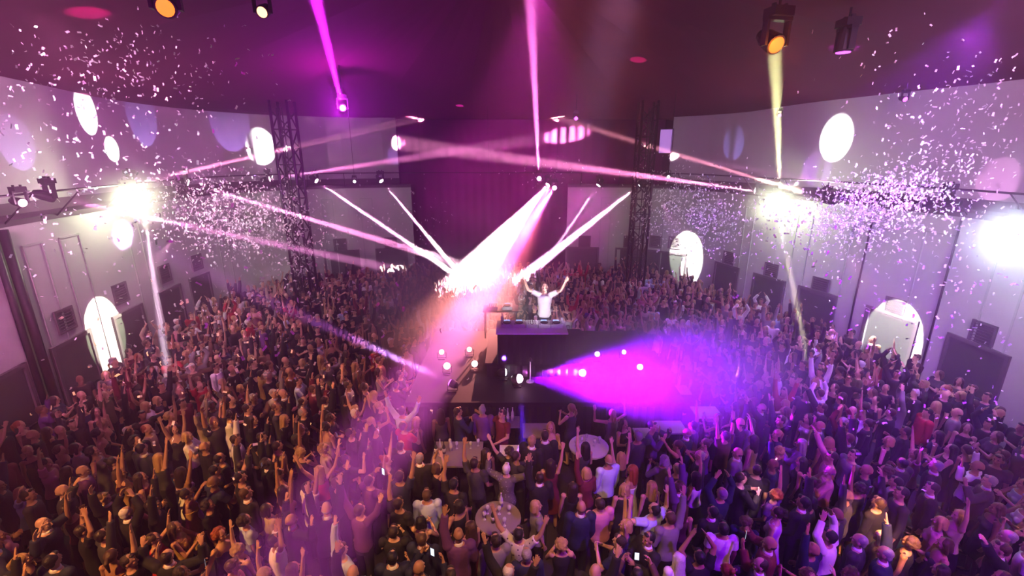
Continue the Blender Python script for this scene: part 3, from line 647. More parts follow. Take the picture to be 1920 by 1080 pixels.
def body_mb(pose, sex):
    mb = MB(); J = joints(pose, sex); f = .9 if sex == 'f' else 1.0
    mb.loft(torso_rings(sex)); mb.tube((0, -.02, 1.43), (0, -.002, 1.60), .058*f, .050*f, 14, 'round')
    if sex == 'f':
        for s in (-1, 1): mb.ell((s*.065, .085, 1.29), (.058, .05, .055))
    for s in (-1, 1):
        S, E, Wr, d, c = J[s]
        mb.ell(S, (.062*f, .058*f, .06*f)); mb.tube(S, E, .052*f, .040*f, 12, 'round'); mb.tube(E, Wr, .041*f, .026*f, 12, 'round')
        toward = (0, 1, .0) if nrm(Wr-S)[2] > -.2 else (-s*.9, .1, 0)
        if pose in ('clap', 'high_clap'): toward = (-s, 0, 0)
        if pose == 'phone': toward = (-s*.6, -.6, 0)
        hand(mb, Wr, d, c, s, toward)
        mb.tube((s*.088, 0, .90), (s*.095, .012, .50), .088, .056, 14, 'round'); mb.tube((s*.095, .012, .50), (s*.10, -.02, .10), .056, .038, 12, 'round')
        mb.ell((s*.10, .045, .045), (.045, .125, .045), None, 12, 8)
    h = HEADC
    mb.ell(h+[0, -.012, .01], (.074*(.97 if sex == 'f' else 1), .094, .104), None, 20, 14); mb.ell(h+[0, .028, -.06], (.054*f, .058, .058), None, 16, 10)
    mb.ell(h+[0, .066, -.098], (.024, .022, .02)); mb.tube(h+[0, .082, .004], h+[0, .102, -.034], .009, .014, 8, 'round')
    for s in (-1, 1):
        mb.ell(h+[s*.075, -.008, -.018], (.010, .020, .033)); mb.ell(h+[s*.030, .074, .022], (.022, .012, .008)); mb.ell(h+[s*.038, .062, -.03], (.02, .02, .018))
    mb.ell(h+[0, .081, -.062], (.024, .010, .006)); mb.ell(h+[0, .079, -.072], (.020, .010, .006))
    return mb
def top_mb(pose, sex, kind):
    mb = MB(); J = joints(pose, sex); g = {'jacket': .026, 'dress': .010, 'strapless dress': .009, 'tank top': .008}.get(kind, .015); f = .92 if sex == 'f' else 1.0
    z1 = {'strapless dress': 1.33, 'tank top': 1.40, 'dress': 1.445}.get(kind, 1.475); z0 = .80 if kind in ('jacket', 'dress', 'strapless dress') else .88
    if kind == 'jumpsuit': pass
    mb.loft(torso_rings(sex, g, z0, z1), 20)
    if sex == 'f':
        for s in (-1, 1): mb.ell((s*.065, .085, 1.29), (.058+g, .05+g, .055+g))
    if 'dress' in kind: mb.loft([((0, -.003, .86), .188, .142), ((0, 0, .70), .205, .175), ((0, 0, .52), .235, .205), ((0, 0, .50), .22, .19)], 20)
    for s in (-1, 1):
        S, E, Wr, d, c = J[s]
        if kind in ('tank top', 'dress'):
            mb.tube((s*.085, .05, 1.38), (s*.09, .0, 1.475), .022, .02, 8, 'round', (1, .6)); mb.tube((s*.09, .0, 1.475), (s*.085, -.07, 1.38), .02, .022, 8, 'round', (1, .6))
        elif kind in ('strapless dress',): pass
        else:
            gg = g+.004; mb.ell(S, (.064*f+gg, .062*f+gg, .062*f+gg))
            if kind == 't-shirt': e = S+(E-S)*.62; mb.tube(S, e, .054*f+gg, .052*f+gg, 12)
            else: mb.tube(S, E, .054*f+gg, .042*f+gg, 12, 'round'); mb.tube(E, Wr-d*.01, .043*f+gg, .031*f+gg, 12)
    return mb
def bottom_mb(pose, sex, kind):
    mb = MB(); mb.loft([r for r in torso_rings(sex, .011, .80, .96)], 18)
    for s in (-1, 1):
        if kind == 'skirt': continue
        mb.tube((s*.088, 0, .90), (s*.095, .012, .50), .1, .072, 14, 'round'); mb.tube((s*.095, .012, .50), (s*.10, -.015, .07), .072, .062, 12)
    if kind == 'skirt': mb.loft([((0, 0, .88), .185, .14), ((0, 0, .55), .21, .18)], 18)
    return mb
def hair_mb(style):
    mb = MB(); h = HEADC; r2 = random.Random(len(style)*7)
    if style == 'bald': mb.ell(h+[0, -.035, -.02], (.080, .074, .035), None, 18, 10); return mb
    big = {'short': (.082, .094, .088), 'crop': (.078, .092, .082)}.get(style, (.088, .098, .092))
    mb.ell(h+[0, -.030, .026], big, None, 20, 14); mb.ell(h+[0, -.055, -.03], (.072, .052, .06))
    if style == 'short': mb.ell(h+[0, .045, .085], (.05, .035, .025))
    if style in ('long', 'bob'):
        lo = -.30 if style == 'long' else -.11
        mb.loft([(h+[0, -.06, .03], .088, .06), (h+[0, -.068, -.05], .098, .062), (h+[0, -.075, (lo-.05)/2], .10, .055), (h+[0, -.088, lo+.03], .095, .045), (h+[0, -.09, lo], .06, .03)], 18)
        for s in (-1, 1): mb.tube(h+[s*.075, -.0, .04], h+[s*.088, -.02, max(lo, -.2)], .03, .03, 10, 'round')
    if style == 'bun': mb.ell(h+[0, -.12, .085], (.046, .044, .044))
    if style == 'ponytail': mb.tube(h+[0, -.11, .05], h+[0, -.165, -.02], .026, .034, 10, 'round'); mb.tube(h+[0, -.165, -.02], h+[0, -.15, -.2], .034, .016, 10, 'round')
    if style == 'curly':
        for i in range(46):
            a = r2.uniform(0, 2*PI); e = r2.uniform(-.6, 1.4)
            p = np.array([math.cos(a)*math.cos(e), math.sin(a)*math.cos(e), math.sin(e)])
            if p[1] > .45 and p[2] < .55: continue
            mb.ell(h+[0, -.03, .012]+p*[.09, .095, .095], (.032, .032, .032), None, 8, 6)
    return mb
def tri_count(me): return len(me.polygons)
def remesh_batch(jobs):
    """jobs: key -> (MB, voxel, ratio); the overlapping volumes become one closed surface"""
    tmp = {}
    for k, (mb, vox, ratio) in jobs.items():
        me = mb.mesh('tmp'); o = bpy.data.objects.new('tmp', me); C.objects.link(o)
        m = o.modifiers.new('r', 'REMESH'); m.mode = 'VOXEL'; m.voxel_size = vox
        s = o.modifiers.new('s', 'SMOOTH'); s.factor = .5; s.iterations = 2
        if ratio < 1: d = o.modifiers.new('d', 'DECIMATE'); d.ratio = ratio
        tmp[k] = o
    dg = bpy.context.evaluated_depsgraph_get(); out = {}
    for k, o in tmp.items():
        me = bpy.data.meshes.new_from_object(o.evaluated_get(dg)); me.polygons.foreach_set('use_smooth', [True]*len(me.polygons)); out[k] = me
    for o in tmp.values():
        m = o.data; bpy.data.objects.remove(o); bpy.data.meshes.remove(m)
    return out

# colours of skin, hair and cloth
SKIN = {'fair': (.55, .33, .24), 'light': (.50, .28, .19), 'tan': (.38, .20, .12), 'brown': (.20, .10, .06)}
HAIR = {'black': (.010, .009, .010), 'dark': (.025, .015, .011), 'brown': (.07, .038, .02), 'blond': (.38, .25, .10), 'grey': (.28, .27, .27), 'white': (.62, .60, .58), 'red': (.25, .06, .02)}
CLOTH = {'black': (.010, .010, .012), 'navy': (.012, .018, .05), 'charcoal': (.035, .035, .04), 'white': (.78, .76, .78), 'light blue': (.42, .52, .72), 'beige': (.42, .33, .24), 'red': (.42, .02, .03),
         'burgundy': (.12, .012, .025), 'pink': (.55, .22, .30), 'purple': (.12, .04, .18), 'olive': (.08, .08, .03), 'brown': (.09, .05, .03), 'grey': (.20, .19, .20), 'gold': (.45, .28, .08), 'orange': (.5, .18, .04), 'off white': (.36, .32, .36)}
MS = {k: mat('skin_'+k, v, .5, bump=.05, bscale=90, var=.06, vscale=6) for k, v in SKIN.items()}
MHR = {k: mat('hair_'+k, v, .45, bump=.5, bscale=60, var=.25, vscale=30) for k, v in HAIR.items()}
MCL = {k: mat('cloth_'+k.replace(' ', '_'), v, .8, bump=.35, bscale=14, var=.12, vscale=8) for k, v in CLOTH.items()}
M_EYE = mat('eye_dark', (.03, .02, .02), .2); M_LIP = mat('lips', (.32, .10, .09), .5); M_SHOE = mat('shoe_black', (.015, .013, .013), .35)
def pat(name, base, dot):      # printed shirt
    m = mat(name, base, .8); nt = m.node_tree; b = nt.nodes['Principled BSDF']; tc = nt.nodes.new('ShaderNodeTexCoord'); v = nt.nodes.new('ShaderNodeTexVoronoi'); v.inputs['Scale'].default_value = 16
    r = nt.nodes.new('ShaderNodeValToRGB'); r.color_ramp.interpolation = 'CONSTANT'; r.color_ramp.elements[0].color = (*dot, 1); r.color_ramp.elements[1].position = .22; r.color_ramp.elements[1].color = (*base, 1)
    nt.links.new(tc.outputs['Object'], v.inputs['Vector']); nt.links.new(v.outputs['Distance'], r.inputs[0]); nt.links.new(r.outputs[0], b.inputs['Base Color']); return m
MCL['white patterned'] = pat('cloth_white_patterned', (.6, .56, .52), (.06, .05, .08)); MCL['grey patterned'] = pat('cloth_grey_patterned', (.10, .09, .10), (.3, .28, .3))

DJ = np.array([.9, 12.7])
# people one can pick out: head pixel, sex, pose, hair, hair colour, top, its colour, bottom, skin, turn (deg from facing the DJ)
H = [
 (636, 1024, 'm', 'left_up', 'short', 'brown', 'shirt', 'light blue', 'trousers', 'fair', -10), (674, 958, 'm', 'arms_v', 'short', 'brown', 'shirt', 'purple', 'trousers', 'light', 5),
 (981, 990, 'm', 'arms_v', 'short', 'black', 't-shirt', 'white patterned', 'trousers', 'light', -12), (956, 884, 'f', 'bent_up', 'short', 'white', 'jacket', 'grey patterned', 'trousers', 'fair', 0),
 (1137, 866, 'm', 'down', 'bald', 'grey', 'shirt', 'light blue', 'trousers', 'tan', 10), (347, 928, 'f', 'right_point', 'bun', 'dark', 'strapless dress', 'gold', None, 'tan', 0),
 (410, 1000, 'f', 'right_out', 'curly', 'red', 'strapless dress', 'black', None, 'light', -60), (284, 1006, 'f', 'bent_up', 'ponytail', 'brown', 'dress', 'red', None, 'light', -20),
 (503, 952, 'f', 'down', 'bob', 'dark', 't-shirt', 'beige', 'skirt', 'light', 0), (521, 892, 'f', 'bent_up', 'bun', 'black', 'strapless dress', 'gold', None, 'tan', -10),
 (857, 946, 'f', 'hips', 'bob', 'black', 'tank top', 'black', 'trousers', 'tan', 60), (922, 1012, 'm', 'down', 'short', 'dark', 'shirt', 'grey', 'trousers', 'light', 30),
 (786, 1060, 'm', 'phone', 'bald', 'brown', 'shirt', 'navy', 'trousers', 'tan', -10), (845, 1066, 'm', 'down', 'short', 'dark', 'shirt', 'black', 'trousers', 'light', 20),
 (1058, 1022, 'f', 'clap', 'curly', 'blond', 'dress', 'black', None, 'light', 0), (1133, 938, 'm', 'down', 'short', 'dark', 't-shirt', 'pink', 'trousers', 'light', 5),
 (1218, 1010, 'm', 'clap', 'short', 'black', 'jacket', 'black', 'trousers', 'tan', 100), (1360, 988, 'm', 'down', 'short', 'black', 't-shirt', 'white', 'trousers', 'tan', -30),
 (1258, 974, 'm', 'right_up', 'short', 'brown', 'shirt', 'grey', 'trousers', 'light', 0), (1318, 1046, 'm', 'high_clap', 'short', 'black', 't-shirt', 'black', 'trousers', 'tan', -10),
 (1279, 1062, 'f', 'down', 'long', 'white', 'shirt', 'white', 'trousers', 'fair', 0), (1364, 1072, 'f', 'down', 'bun', 'red', 'dress', 'orange', None, 'light', 0),
 (1400, 976, 'f', 'down', 'curly', 'brown', 'shirt', 'navy', 'trousers', 'light', -50), (1342, 920, 'm', 'high_clap', 'crop', 'grey', 'shirt', 'navy', 'trousers', 'light', -10),
 (1560, 1012, 'm', 'high_clap', 'short', 'black', 'shirt', 'white', 'trousers', 'light', 0), (1650, 1003, 'f', 'down', 'bob', 'white', 't-shirt', 'beige', 'skirt', 'fair', 0),
 (1606, 1008, 'm', 'down', 'crop', 'grey', 'jacket', 'charcoal', 'trousers', 'fair', 10), (1510, 1026, 'm', 'left_up', 'bald', 'brown', 'shirt', 'navy', 'trousers', 'tan', 0),
 (1500, 1066, 'f', 'clap', 'curly', 'brown', 'dress', 'red', None, 'tan', 0), (1452, 928, 'f', 'right_up', 'curly', 'red', 't-shirt', 'purple', 'trousers', 'light', 0),
 (1548, 884, 'm', 'clap', 'bald', 'grey', 'shirt', 'pink', 'trousers', 'fair', 20), (1588, 924, 'm', 'left_up', 'bald', 'brown', 'shirt', 'charcoal', 'trousers', 'tan', 0),
 (1752, 970, 'f', 'down', 'bob', 'blond', 't-shirt', 'pink', 'trousers', 'fair', 0), (1797, 966, 'f', 'left_up', 'long', 'blond', 'tank top', 'beige', 'skirt', 'fair', 30), (1832, 974, 'm', 'down', 'crop', 'grey', 't-shirt', 'pink', 'trousers', 'fair', 0),
 (1652, 940, 'm', 'right_point', 'short', 'brown', 'shirt', 'black', 'trousers', 'light', -20), (1086, 944, 'm', 'down', 'bald', 'brown', 'jacket', 'navy', 'trousers', 'tan', 0),
 (1066, 904, 'f', 'down', 'long', 'dark', 'dress', 'black', None, 'light', 0), (1036, 868, 'f', 'right_up', 'long', 'dark', 'dress', 'burgundy', None, 'light', -10),
 (612, 838, 'f', 'left_up', 'curly', 'blond', 't-shirt', 'beige', 'skirt', 'light', 0), (562, 848, 'f', 'clap', 'curly', 'blond', 'dress', 'black', None, 'light', 40),
 (441, 822, 'm', 'left_up', 'short', 'dark', 'shirt', 'white', 'trousers', 'light', 0), (352, 818, 'f', 'clap', 'bob', 'blond', 't-shirt', 'white', 'trousers', 'fair', -10),
 (277, 806, 'm', 'down', 'crop', 'red', 'shirt', 'beige', 'trousers', 'light', 0), (402, 690, 'm', 'down', 'short', 'dark', 'shirt', 'white', 'trousers', 'light', 0),
 (560, 714, 'm', 'clap', 'short', 'black', 't-shirt', 'light blue', 'trousers', 'light', 0), (655, 722, 'm', 'down', 'short', 'dark', 't-shirt', 'white', 'trousers', 'tan', 0),
 (544, 696, 'm', 'down', 'bald', 'brown', 't-shirt', 'orange', 'trousers', 'tan', 0), (200, 1000, 'm', 'right_up', 'short', 'dark', 'shirt', 'charcoal', 'trousers', 'light', 20),
 (224, 892, 'f', 'arms_up', 'bob', 'brown', 'dress', 'gold', None, 'tan', 0), (262, 932, 'f', 'clap', 'long', 'brown', 'dress', 'olive', None, 'light', 0), (80, 872, 'f', 'right_up', 'ponytail', 'dark', 't-shirt', 'pink', 'skirt', 'light', -10),
 (10, 1000, 'f', 'down', 'long', 'dark', 't-shirt', 'pink', 'skirt', 'light', 0), (212, 1036, 'f', 'down', 'ponytail', 'brown', 'strapless dress', 'orange', None, 'tan', 60), (330, 985, 'f', 'clap', 'long', 'brown', 'tank top', 'gold', 'skirt', 'tan', -30),
 (750, 938, 'm', 'left_up', 'short', 'dark', 't-shirt', 'black', 'trousers', 'tan', 0), (800, 918, 'm', 'down', 'short', 'brown', 'shirt', 'light blue', 'trousers', 'light', 30), (836, 912, 'm', 'left_up', 'short', 'black', 't-shirt', 'black', 'trousers', 'tan', 0),
 (897, 868, 'm', 'left_up', 'short', 'dark', 't-shirt', 'charcoal', 'trousers', 'tan', 0), (800, 1010, 'm', 'down', 'short', 'brown', 'jacket', 'navy', 'trousers', 'fair', 10), (1222, 784, 'm', 'phone', 'short', 'black', 'shirt', 'purple', 'trousers', 'light', 200),
 (1176, 792, 'f', 'drink', 'long', 'dark', 'dress', 'black', None, 'light', 180), (1282, 806, 'm', 'down', 'bald', 'grey', 'jacket', 'navy', 'trousers', 'tan', 0), (1220, 914, 'f', 'down', 'long', 'blond', 'dress', 'black', None, 'fair', 0),
 (1164, 914, 'f', 'down', 'bob', 'blond', 'dress', 'black', None, 'light', 0), (1318, 852, 'm', 'down', 'crop', 'grey', 'shirt', 'charcoal', 'trousers', 'fair', 30), (1388, 898, 'm', 'clap', 'short', 'dark', 'shirt', 'black', 'trousers', 'fair', -120),
 (1045, 800, 'f', 'clap', 'long', 'blond', 'tank top', 'pink', 'skirt', 'light', 170), (972, 792, 'm', 'right_out', 'short', 'dark', 't-shirt', 'burgundy', 'trousers', 'light', 150), (1240, 862, 'f', 'clap', 'bob', 'grey', 'shirt', 'grey', 'trousers', 'light', 0),
 (1268, 875, 'm', 'down', 'crop', 'grey', 'shirt', 'purple', 'trousers', 'fair', 0), (1302, 800, 'm', 'right_up', 'short', 'dark', 't-shirt', 'purple', 'trousers', 'light', 0), (905, 930, 'f', 'down', 'long', 'brown', 'dress', 'burgundy', None, 'light', 60),
 (960, 955, 'f', 'down', 'bob', 'blond', 't-shirt', 'grey', 'trousers', 'light', -70), (690, 900, 'm', 'phone', 'short', 'dark', 'shirt', 'purple', 'trousers', 'light', 0), (463, 925, 'm', 'down', 'short', 'brown', 'jacket', 'black', 'trousers', 'light', 0),
 (455, 975, 'f', 'down', 'curly', 'dark', 't-shirt', 'light blue', 'skirt', 'light', 0), (500, 1070, 'f', 'left_up', 'long', 'blond', 'dress', 'black', None, 'light', 0), (560, 1050, 'f', 'right_up', 'bob', 'brown', 'dress', 'burgundy', None, 'light', 0),
 (725, 1050, 'm', 'drink', 'short', 'black', 'jacket', 'navy', 'trousers', 'fair', 30), (130, 950, 'f', 'arms_up', 'bob', 'dark', 'tank top', 'burgundy', 'skirt', 'tan', 0), (60, 930, 'm', 'down', 'short', 'dark', 'shirt', 'charcoal', 'trousers', 'light', 0),
 (1700, 1010, 'f', 'down', 'curly', 'brown', 'dress', 'black', None, 'tan', 0), (1900, 1010, 'm', 'down', 'crop', 'dark', 't-shirt', 'white', 'trousers', 'light', 0), (1850, 900, 'm', 'phone', 'short', 'grey', 'jacket', 'charcoal', 'trousers', 'fair', 0),
 (1620, 880, 'm', 'down', 'bald', 'red', 'shirt', 'navy', 'trousers', 'tan', 0), (1662, 882, 'f', 'down', 'curly', 'brown', 'dress', 'brown', None, 'light', 0), (1720, 850, 'f', 'arms_v', 'bob', 'brown', 't-shirt', 'pink', 'trousers', 'light', 0), (1540, 800, 'm', 'down', 'bald', 'grey', 'jacket', 'navy', 'trousers', 'tan', 0),
 (1505, 830, 'f', 'clap', 'long', 'grey', 'shirt', 'purple', 'trousers', 'light', 0), (1470, 770, 'f', 'down', 'bob', 'brown', 't-shirt', 'grey', 'trousers', 'light', 0), (1410, 790, 'f', 'clap', 'long', 'black', 't-shirt', 'grey', 'trousers', 'light', 0),
]
def poly_in(x, y, inset):
    P = POLY[inset]; c = False; n = len(P); j = n-1
    for i in range(n):
        if (P[i][1] > y) != (P[j][1] > y) and x < (P[j][0]-P[i][0])*(y-P[i][1])/(P[j][1]-P[i][1])+P[i][0]: c = not c
        j = i
    return c
POLY = {1: np.vstack([offset(PLAN_L, -.45), offset(PLAN_R, -.45)])}
def free(x, y, rad, pts):
    if SX0-.35 < x < SX1+.35 and SY0-.4 < y < SY1+.35: return False
    if SX1-.1 < x < SX1+1.9 and 12.9 < y < 14.3: return False
    for tx, ty, tr in TABLES:
        if math.hypot(x-tx, y-ty) < tr+.30: return False
    for tx, ty in ((-9.35, 20), (6, 21.6)):
        if max(abs(x-tx), abs(y-ty)) < .75: return False
    if not poly_in(x, y, 1): return False
    for q in pts:
        if abs(q[0]-x) < rad and abs(q[1]-y) < rad and (q[0]-x)**2+(q[1]-y)**2 < rad*rad: return False
    return True
PEOPLE = []; pts = []
for hrec in H:
    px, py, sex, pose, hs, hc, top, tc_, bot, skn, turn = hrec
    sc_ = 1.0 if sex == 'm' else .95
    p = at_z(px, py, 1.66*sc_)
    x, y = p[0], p[1]
    for k in range(40):
        if free(x, y, .36, pts): break
        a = k*2.4; r = .05+.02*k; x = p[0]+r*math.cos(a); y = p[1]+r*math.sin(a)
    pts.append((x, y)); PEOPLE.append(dict(x=x, y=y, sex=sex, pose=pose, hs=hs, hc=hc, top=top, tc=tc_, bot=bot, skin=skn, turn=turn, s=sc_*rng.uniform(.985, 1.015), hero=True))
R = random.Random(11)
def pick(d): 
    t = R.random()*sum(d.values())
    for k, v in d.items():
        t -= v
        if t <= 0: return k
    return k
def random_person(x, y):
    sex = 'm' if R.random() < .52 else 'f'
    pose = pick({'down': 30, 'clap': 12, 'bent_up': 7, 'arms_up': 7, 'arms_v': 6, 'left_up': 6, 'right_up': 7, 'high_clap': 6, 'phone': 4, 'right_point': 4, 'left_point': 3, 'drink': 5, 'hips': 2, 'right_out': 2})
    if sex == 'm': hs = pick({'short': 60, 'crop': 20, 'bald': 14, 'curly': 4}); hc = pick({'black': 30, 'dark': 34, 'brown': 18, 'grey': 12, 'blond': 4, 'white': 3}); top = pick({'shirt': 36, 't-shirt': 30, 'jacket': 34}); bot = 'trousers'
    else: hs = pick({'long': 40, 'bob': 24, 'bun': 10, 'ponytail': 12, 'curly': 14}); hc = pick({'black': 14, 'dark': 30, 'brown': 26, 'blond': 24, 'red': 4, 'grey': 3}); top = pick({'dress': 32, 'strapless dress': 14, 'tank top': 18, 't-shirt': 16, 'shirt': 20}); bot = None if 'dress' in top else pick({'skirt': 4, 'trousers': 6})
    tc_ = pick({'black': 38, 'navy': 14, 'charcoal': 12, 'white': 9, 'light blue': 3, 'beige': 4, 'red': 2.5, 'burgundy': 5, 'pink': 2.5, 'purple': 4, 'olive': 2, 'brown': 4, 'grey': 5, 'gold': 1.5})
    if top == 'jacket' and tc_ in ('white', 'pink', 'gold', 'red', 'light blue'): tc_ = 'black'
    return dict(x=x, y=y, sex=sex, pose=pose, hs=hs, hc=hc, top=top, tc=tc_, bot=bot, skin=pick({'fair': 30, 'light': 40, 'tan': 24, 'brown': 6}), turn=R.gauss(0, 28), s=(1.0 if sex == 'm' else .94)*R.uniform(.95, 1.05), hero=False)
def visible(x, y):
    for z in (2.1, 1.3):
        d = np.array([x, y, z])-CAMP; dep = d@FW
        if dep < 1: return False
        u = d[0]/dep*FPX; v = (d@UP)/dep*FPX
        if abs(u) < 985 and abs(v) < 560: return True
    return False
tries = 0
while tries < 40000:
    tries += 1
    x = R.uniform(-13.5, 13); y = R.uniform(4.0, 25)
    rad = .445 if y < 12 else .46
    if visible(x, y) and free(x, y, rad, pts): pts.append((x, y)); PEOPLE.append(random_person(x, y))
PEOPLE.sort(key=lambda q: (not q['hero'], (q['x']**2+q['y']**2)))
NIND = 300
IND, FAR = PEOPLE[:NIND-0], PEOPLE[NIND:]
print('people', len(PEOPLE), 'individuals', len(IND), 'far', len(FAR))
DJP = dict(x=.95, y=12.75, sex='m', pose='dj', hs='crop', hc='brown', top='t-shirt', tc='off white', bot='trousers', skin='fair', turn=0, s=1.12, hero=True)
# meshes needed
jobs = {}
for q in IND+[DJP]:
    jobs.setdefault(('body', q['pose'], q['sex']), (body_mb(q['pose'], q['sex']), .0078, .28)) if ('body', q['pose'], q['sex']) not in jobs else None
    k = ('top', q['pose'], q['sex'], q['top'])
    if k not in jobs: jobs[k] = (top_mb(*k[1:]), .0125, .35)
    if q['bot']:
        k = ('bot', 'x', q['sex'], q['bot'])
        if k not in jobs: jobs[k] = (bottom_mb(*k[1:]), .014, .3)
    k = ('hair', q['hs'])
    if k not in jobs: jobs[k] = (hair_mb(q['hs']), .0085, .4)
MESH = remesh_batch(jobs)
def near_mask(c, p, r): return ((c-np.array(p))**2).sum(1) < r*r
for k, me in MESH.items():
    if k[0] != 'body': me.materials.append(M_BLACK); continue
    for m in (MS['light'], M_EYE, M_LIP, M_SHOE): me.materials.append(m)
    n = len(me.polygons); c = np.empty(n*3, np.float32); me.polygons.foreach_get('center', c); c = c.reshape(-1, 3); idx = np.zeros(n, np.int32)
    for s in (-1, 1): idx[near_mask(c, HEADC+[s*.030, .082, .006], .0125)] = 1; idx[near_mask(c, HEADC+[s*.030, .088, .026], .010)] = 1
    idx[((np.abs(c[:, 0]) < .023) & (np.abs(c[:, 2]-(HEADC[2]-.067)) < .009) & (c[:, 1] > .07))] = 2
    idx[c[:, 2] < .075] = 3
    me.polygons.foreach_set('material_index', idx)
def put(name, me, m, parent=None):
    o = bpy.data.objects.new(name, me); C.objects.link(o); o.material_slots[0].link = 'OBJECT'; o.material_slots[0].material = m
    if parent is not None: o.parent = parent
    return o
TOPNAME = {'strapless dress': 'dress', 't-shirt': 't_shirt', 'tank top': 'tank_top'}
# a collar band for jackets
cb_ = MB(); cb_.loft([((0, -.012, 1.45), .082, .078), ((0, -.008, 1.50), .066, .066), ((0, -.006, 1.525), .060, .062)], 18); COLLAR = cb_.mesh('shirt_collar'); COLLAR.materials.append(M_BLACK); COLLAR.polygons.foreach_set('use_smooth', [True]*len(COLLAR.polygons))
def make_person(q, z=0):
    b = put('person', MESH[('body', q['pose'], q['sex'])], MS[q['skin']])
    b.location = (q['x'], q['y'], z); b.scale = (q['s'],)*3
    face = math.atan2(DJ[1]-q['y'], DJ[0]-q['x'])-PI/2+math.radians(q['turn']); q['face'] = face
    b.rotation_euler = (R.gauss(0, .03) if z == 0 else 0, R.gauss(0, .03) if z == 0 else 0, face)
    put('hair', MESH[('hair', q['hs'])], MHR[q['hc']], b)
    put(TOPNAME.get(q['top'], q['top']), MESH[('top', q['pose'], q['sex'], q['top'])], MCL[q['tc']], b)
    if q['bot']: put(q['bot'], MESH[('bot', 'x', q['sex'], q['bot'])], MCL['charcoal' if q['tc'] == 'black' and q['hs'] in ('long', 'crop') else 'black' if q['tc'] != 'navy' else 'navy'], b)
    if q['top'] == 'jacket' and q['sex'] == 'm': put('shirt_collar', COLLAR, MCL['white'], b)
    return b
HT = {'short': 'short {} hair', 'crop': 'cropped {} hair', 'bald': 'a balding head', 'long': 'long {} hair', 'bob': 'a {} bob', 'bun': '{} hair in a bun', 'ponytail': 'a {} ponytail', 'curly': 'curly {} hair'}
LAND = [(-11.5, 10, 'near the left riser pipes'), (-12, 13.5, 'by the lit oval on the left wall'), (-9.35, 20, 'around the left truss tower'), (6, 21.6, 'around the right truss tower'), (11.6, 14, 'by the lit doorway'), (11.5, 10.5, 'under the widest right door'),
        (-.3, 7.0, 'at the round bar table'), (-1.3, 8.4, 'at the wide bottle table'), (1.7, 8.6, 'at the violet round table'), (3.3, 9.1, 'among the white linen tables'), (-3.5, 11, 'left of the stage lamps'), (5.3, 11, 'right of the stage'),
        (-6, 6, 'in the orange light, left crowd'), (-7.5, 8.5, 'in the middle of the left crowd'), (-5, 8.8, 'between left crowd and stage'), (0, 4.9, 'at the very front centre'), (-3, 5.2, 'low front, left of centre'), (3.2, 5.4, 'low front, right of centre'),
        (6.2, 6.2, 'in the fiery lit spot'), (8.3, 8, 'in the right crowd'), (5.2, 7.6, 'between white tables and fiery spot'), (-9.5, 7.5, 'near the left edge'), (9.2, 6.6, 'near the right edge'), (-9, 13, 'far left behind the orange light'), (-4.5, 14.5, 'far back left of the DJ'), (7.5, 14.5, 'far back right of the DJ'), (2.2, 6.9, 'in the front crowd before the linen tables'), (-2.2, 6.7, 'in the pink beam')]
used = set()
def person_label(q, others):
    hair = HT[q['hs']].format('reddish' if q['hc'] == 'red' else q['hc']); tp = q['tc']+' '+q['top']; ps = POSETXT[q['pose']]
    ld = sorted(LAND, key=lambda l: (l[0]-q['x'])**2+(l[1]-q['y'])**2)
    cands = ['person with %s in %s, %s, %s' % (hair, tp, ps, l[2]) for l in ld[:1]]
    nb = sorted(others, key=lambda o: (o['x']-q['x'])**2+(o['y']-q['y'])**2)[1:7]
    for o in nb:
        dx, dy = o['x']-q['x'], o['y']-q['y']; rel = ('left of' if dx > 0 else 'right of') if abs(dx) > abs(dy) else ('in front of' if dy > 0 else 'behind')
        cands.append('person, %s, %s, %s, %s the one in %s %s' % (hair.replace('a ', '', 1), tp, ps, rel, o['tc'], o['top']))
    for c in cands:
        if len(c.split()) > 16: c = c.replace('person with', 'person,').replace('in the middle of the', 'mid').replace(' the ', ' ')
        if c not in used and len(c.split()) <= 16: used.add(c); return c
    for o in nb:
        c = 'person in %s, %s, beside %s hair and %s %s' % (tp, ps, o['hc'], o['tc'], o['top'])
        if c not in used and len(c.split()) <= 16: used.add(c); return c
    return ' '.join(cands[0].split()[:16])
for q in IND:
    b = make_person(q); tag(b, person_label(q, IND), 'person', 'people dancing in the crowd'); q['obj'] = b
dj = make_person(DJP, RZ)
dj.rotation_euler = (0, 0, PI-.08); tag(dj, 'DJ in white t-shirt with both arms spread up behind the white table', 'person')
# phones in raised hands
ph_b = MB().box((0, 0, 0), (.074, .008, .15)).mesh('smartphone'); ph_b.materials.append(M_BLACK)
ph_s = MB().box((0, -.0045, 0), (.066, .002, .138)).mesh('screen'); ph_s.materials.append(mat('phone_screen', (.02, .02, .02), .2, emit=(.75, .8, 1), estr=1.6))
for q in IND:
    if q['pose'] != 'phone': continue
    J = joints('phone', q['sex']); c = (J[-1][2]+J[1][2])/2+np.array([0, .01, .085]); Mx = Matrix.Translation((q['x'], q['y'], 0)) @ Matrix.Rotation(q['face'], 4, 'Z') @ Matrix.Scale(q['s'], 4)
    o = bpy.data.objects.new('smartphone', ph_b); C.objects.link(o); o.matrix_world = q['obj'].matrix_basis @ Matrix.Translation(Vector(c))
    s = bpy.data.objects.new('screen', ph_s); C.objects.link(s); s.parent = o
    l = 'lit phone held by the person with %s hair in %s %s, %s' % (q['hc'] if q['hs'] != 'bald' else 'balding', q['tc'], q['top'], min(LAND, key=lambda l: (l[0]-q['x'])**2+(l[1]-q['y'])**2)[2])
    if len(l.split()) > 16: l = l.replace(' the ', ' ').replace('person with ', '')
    tag(o, l, 'phone', 'phones held up in the crowd')

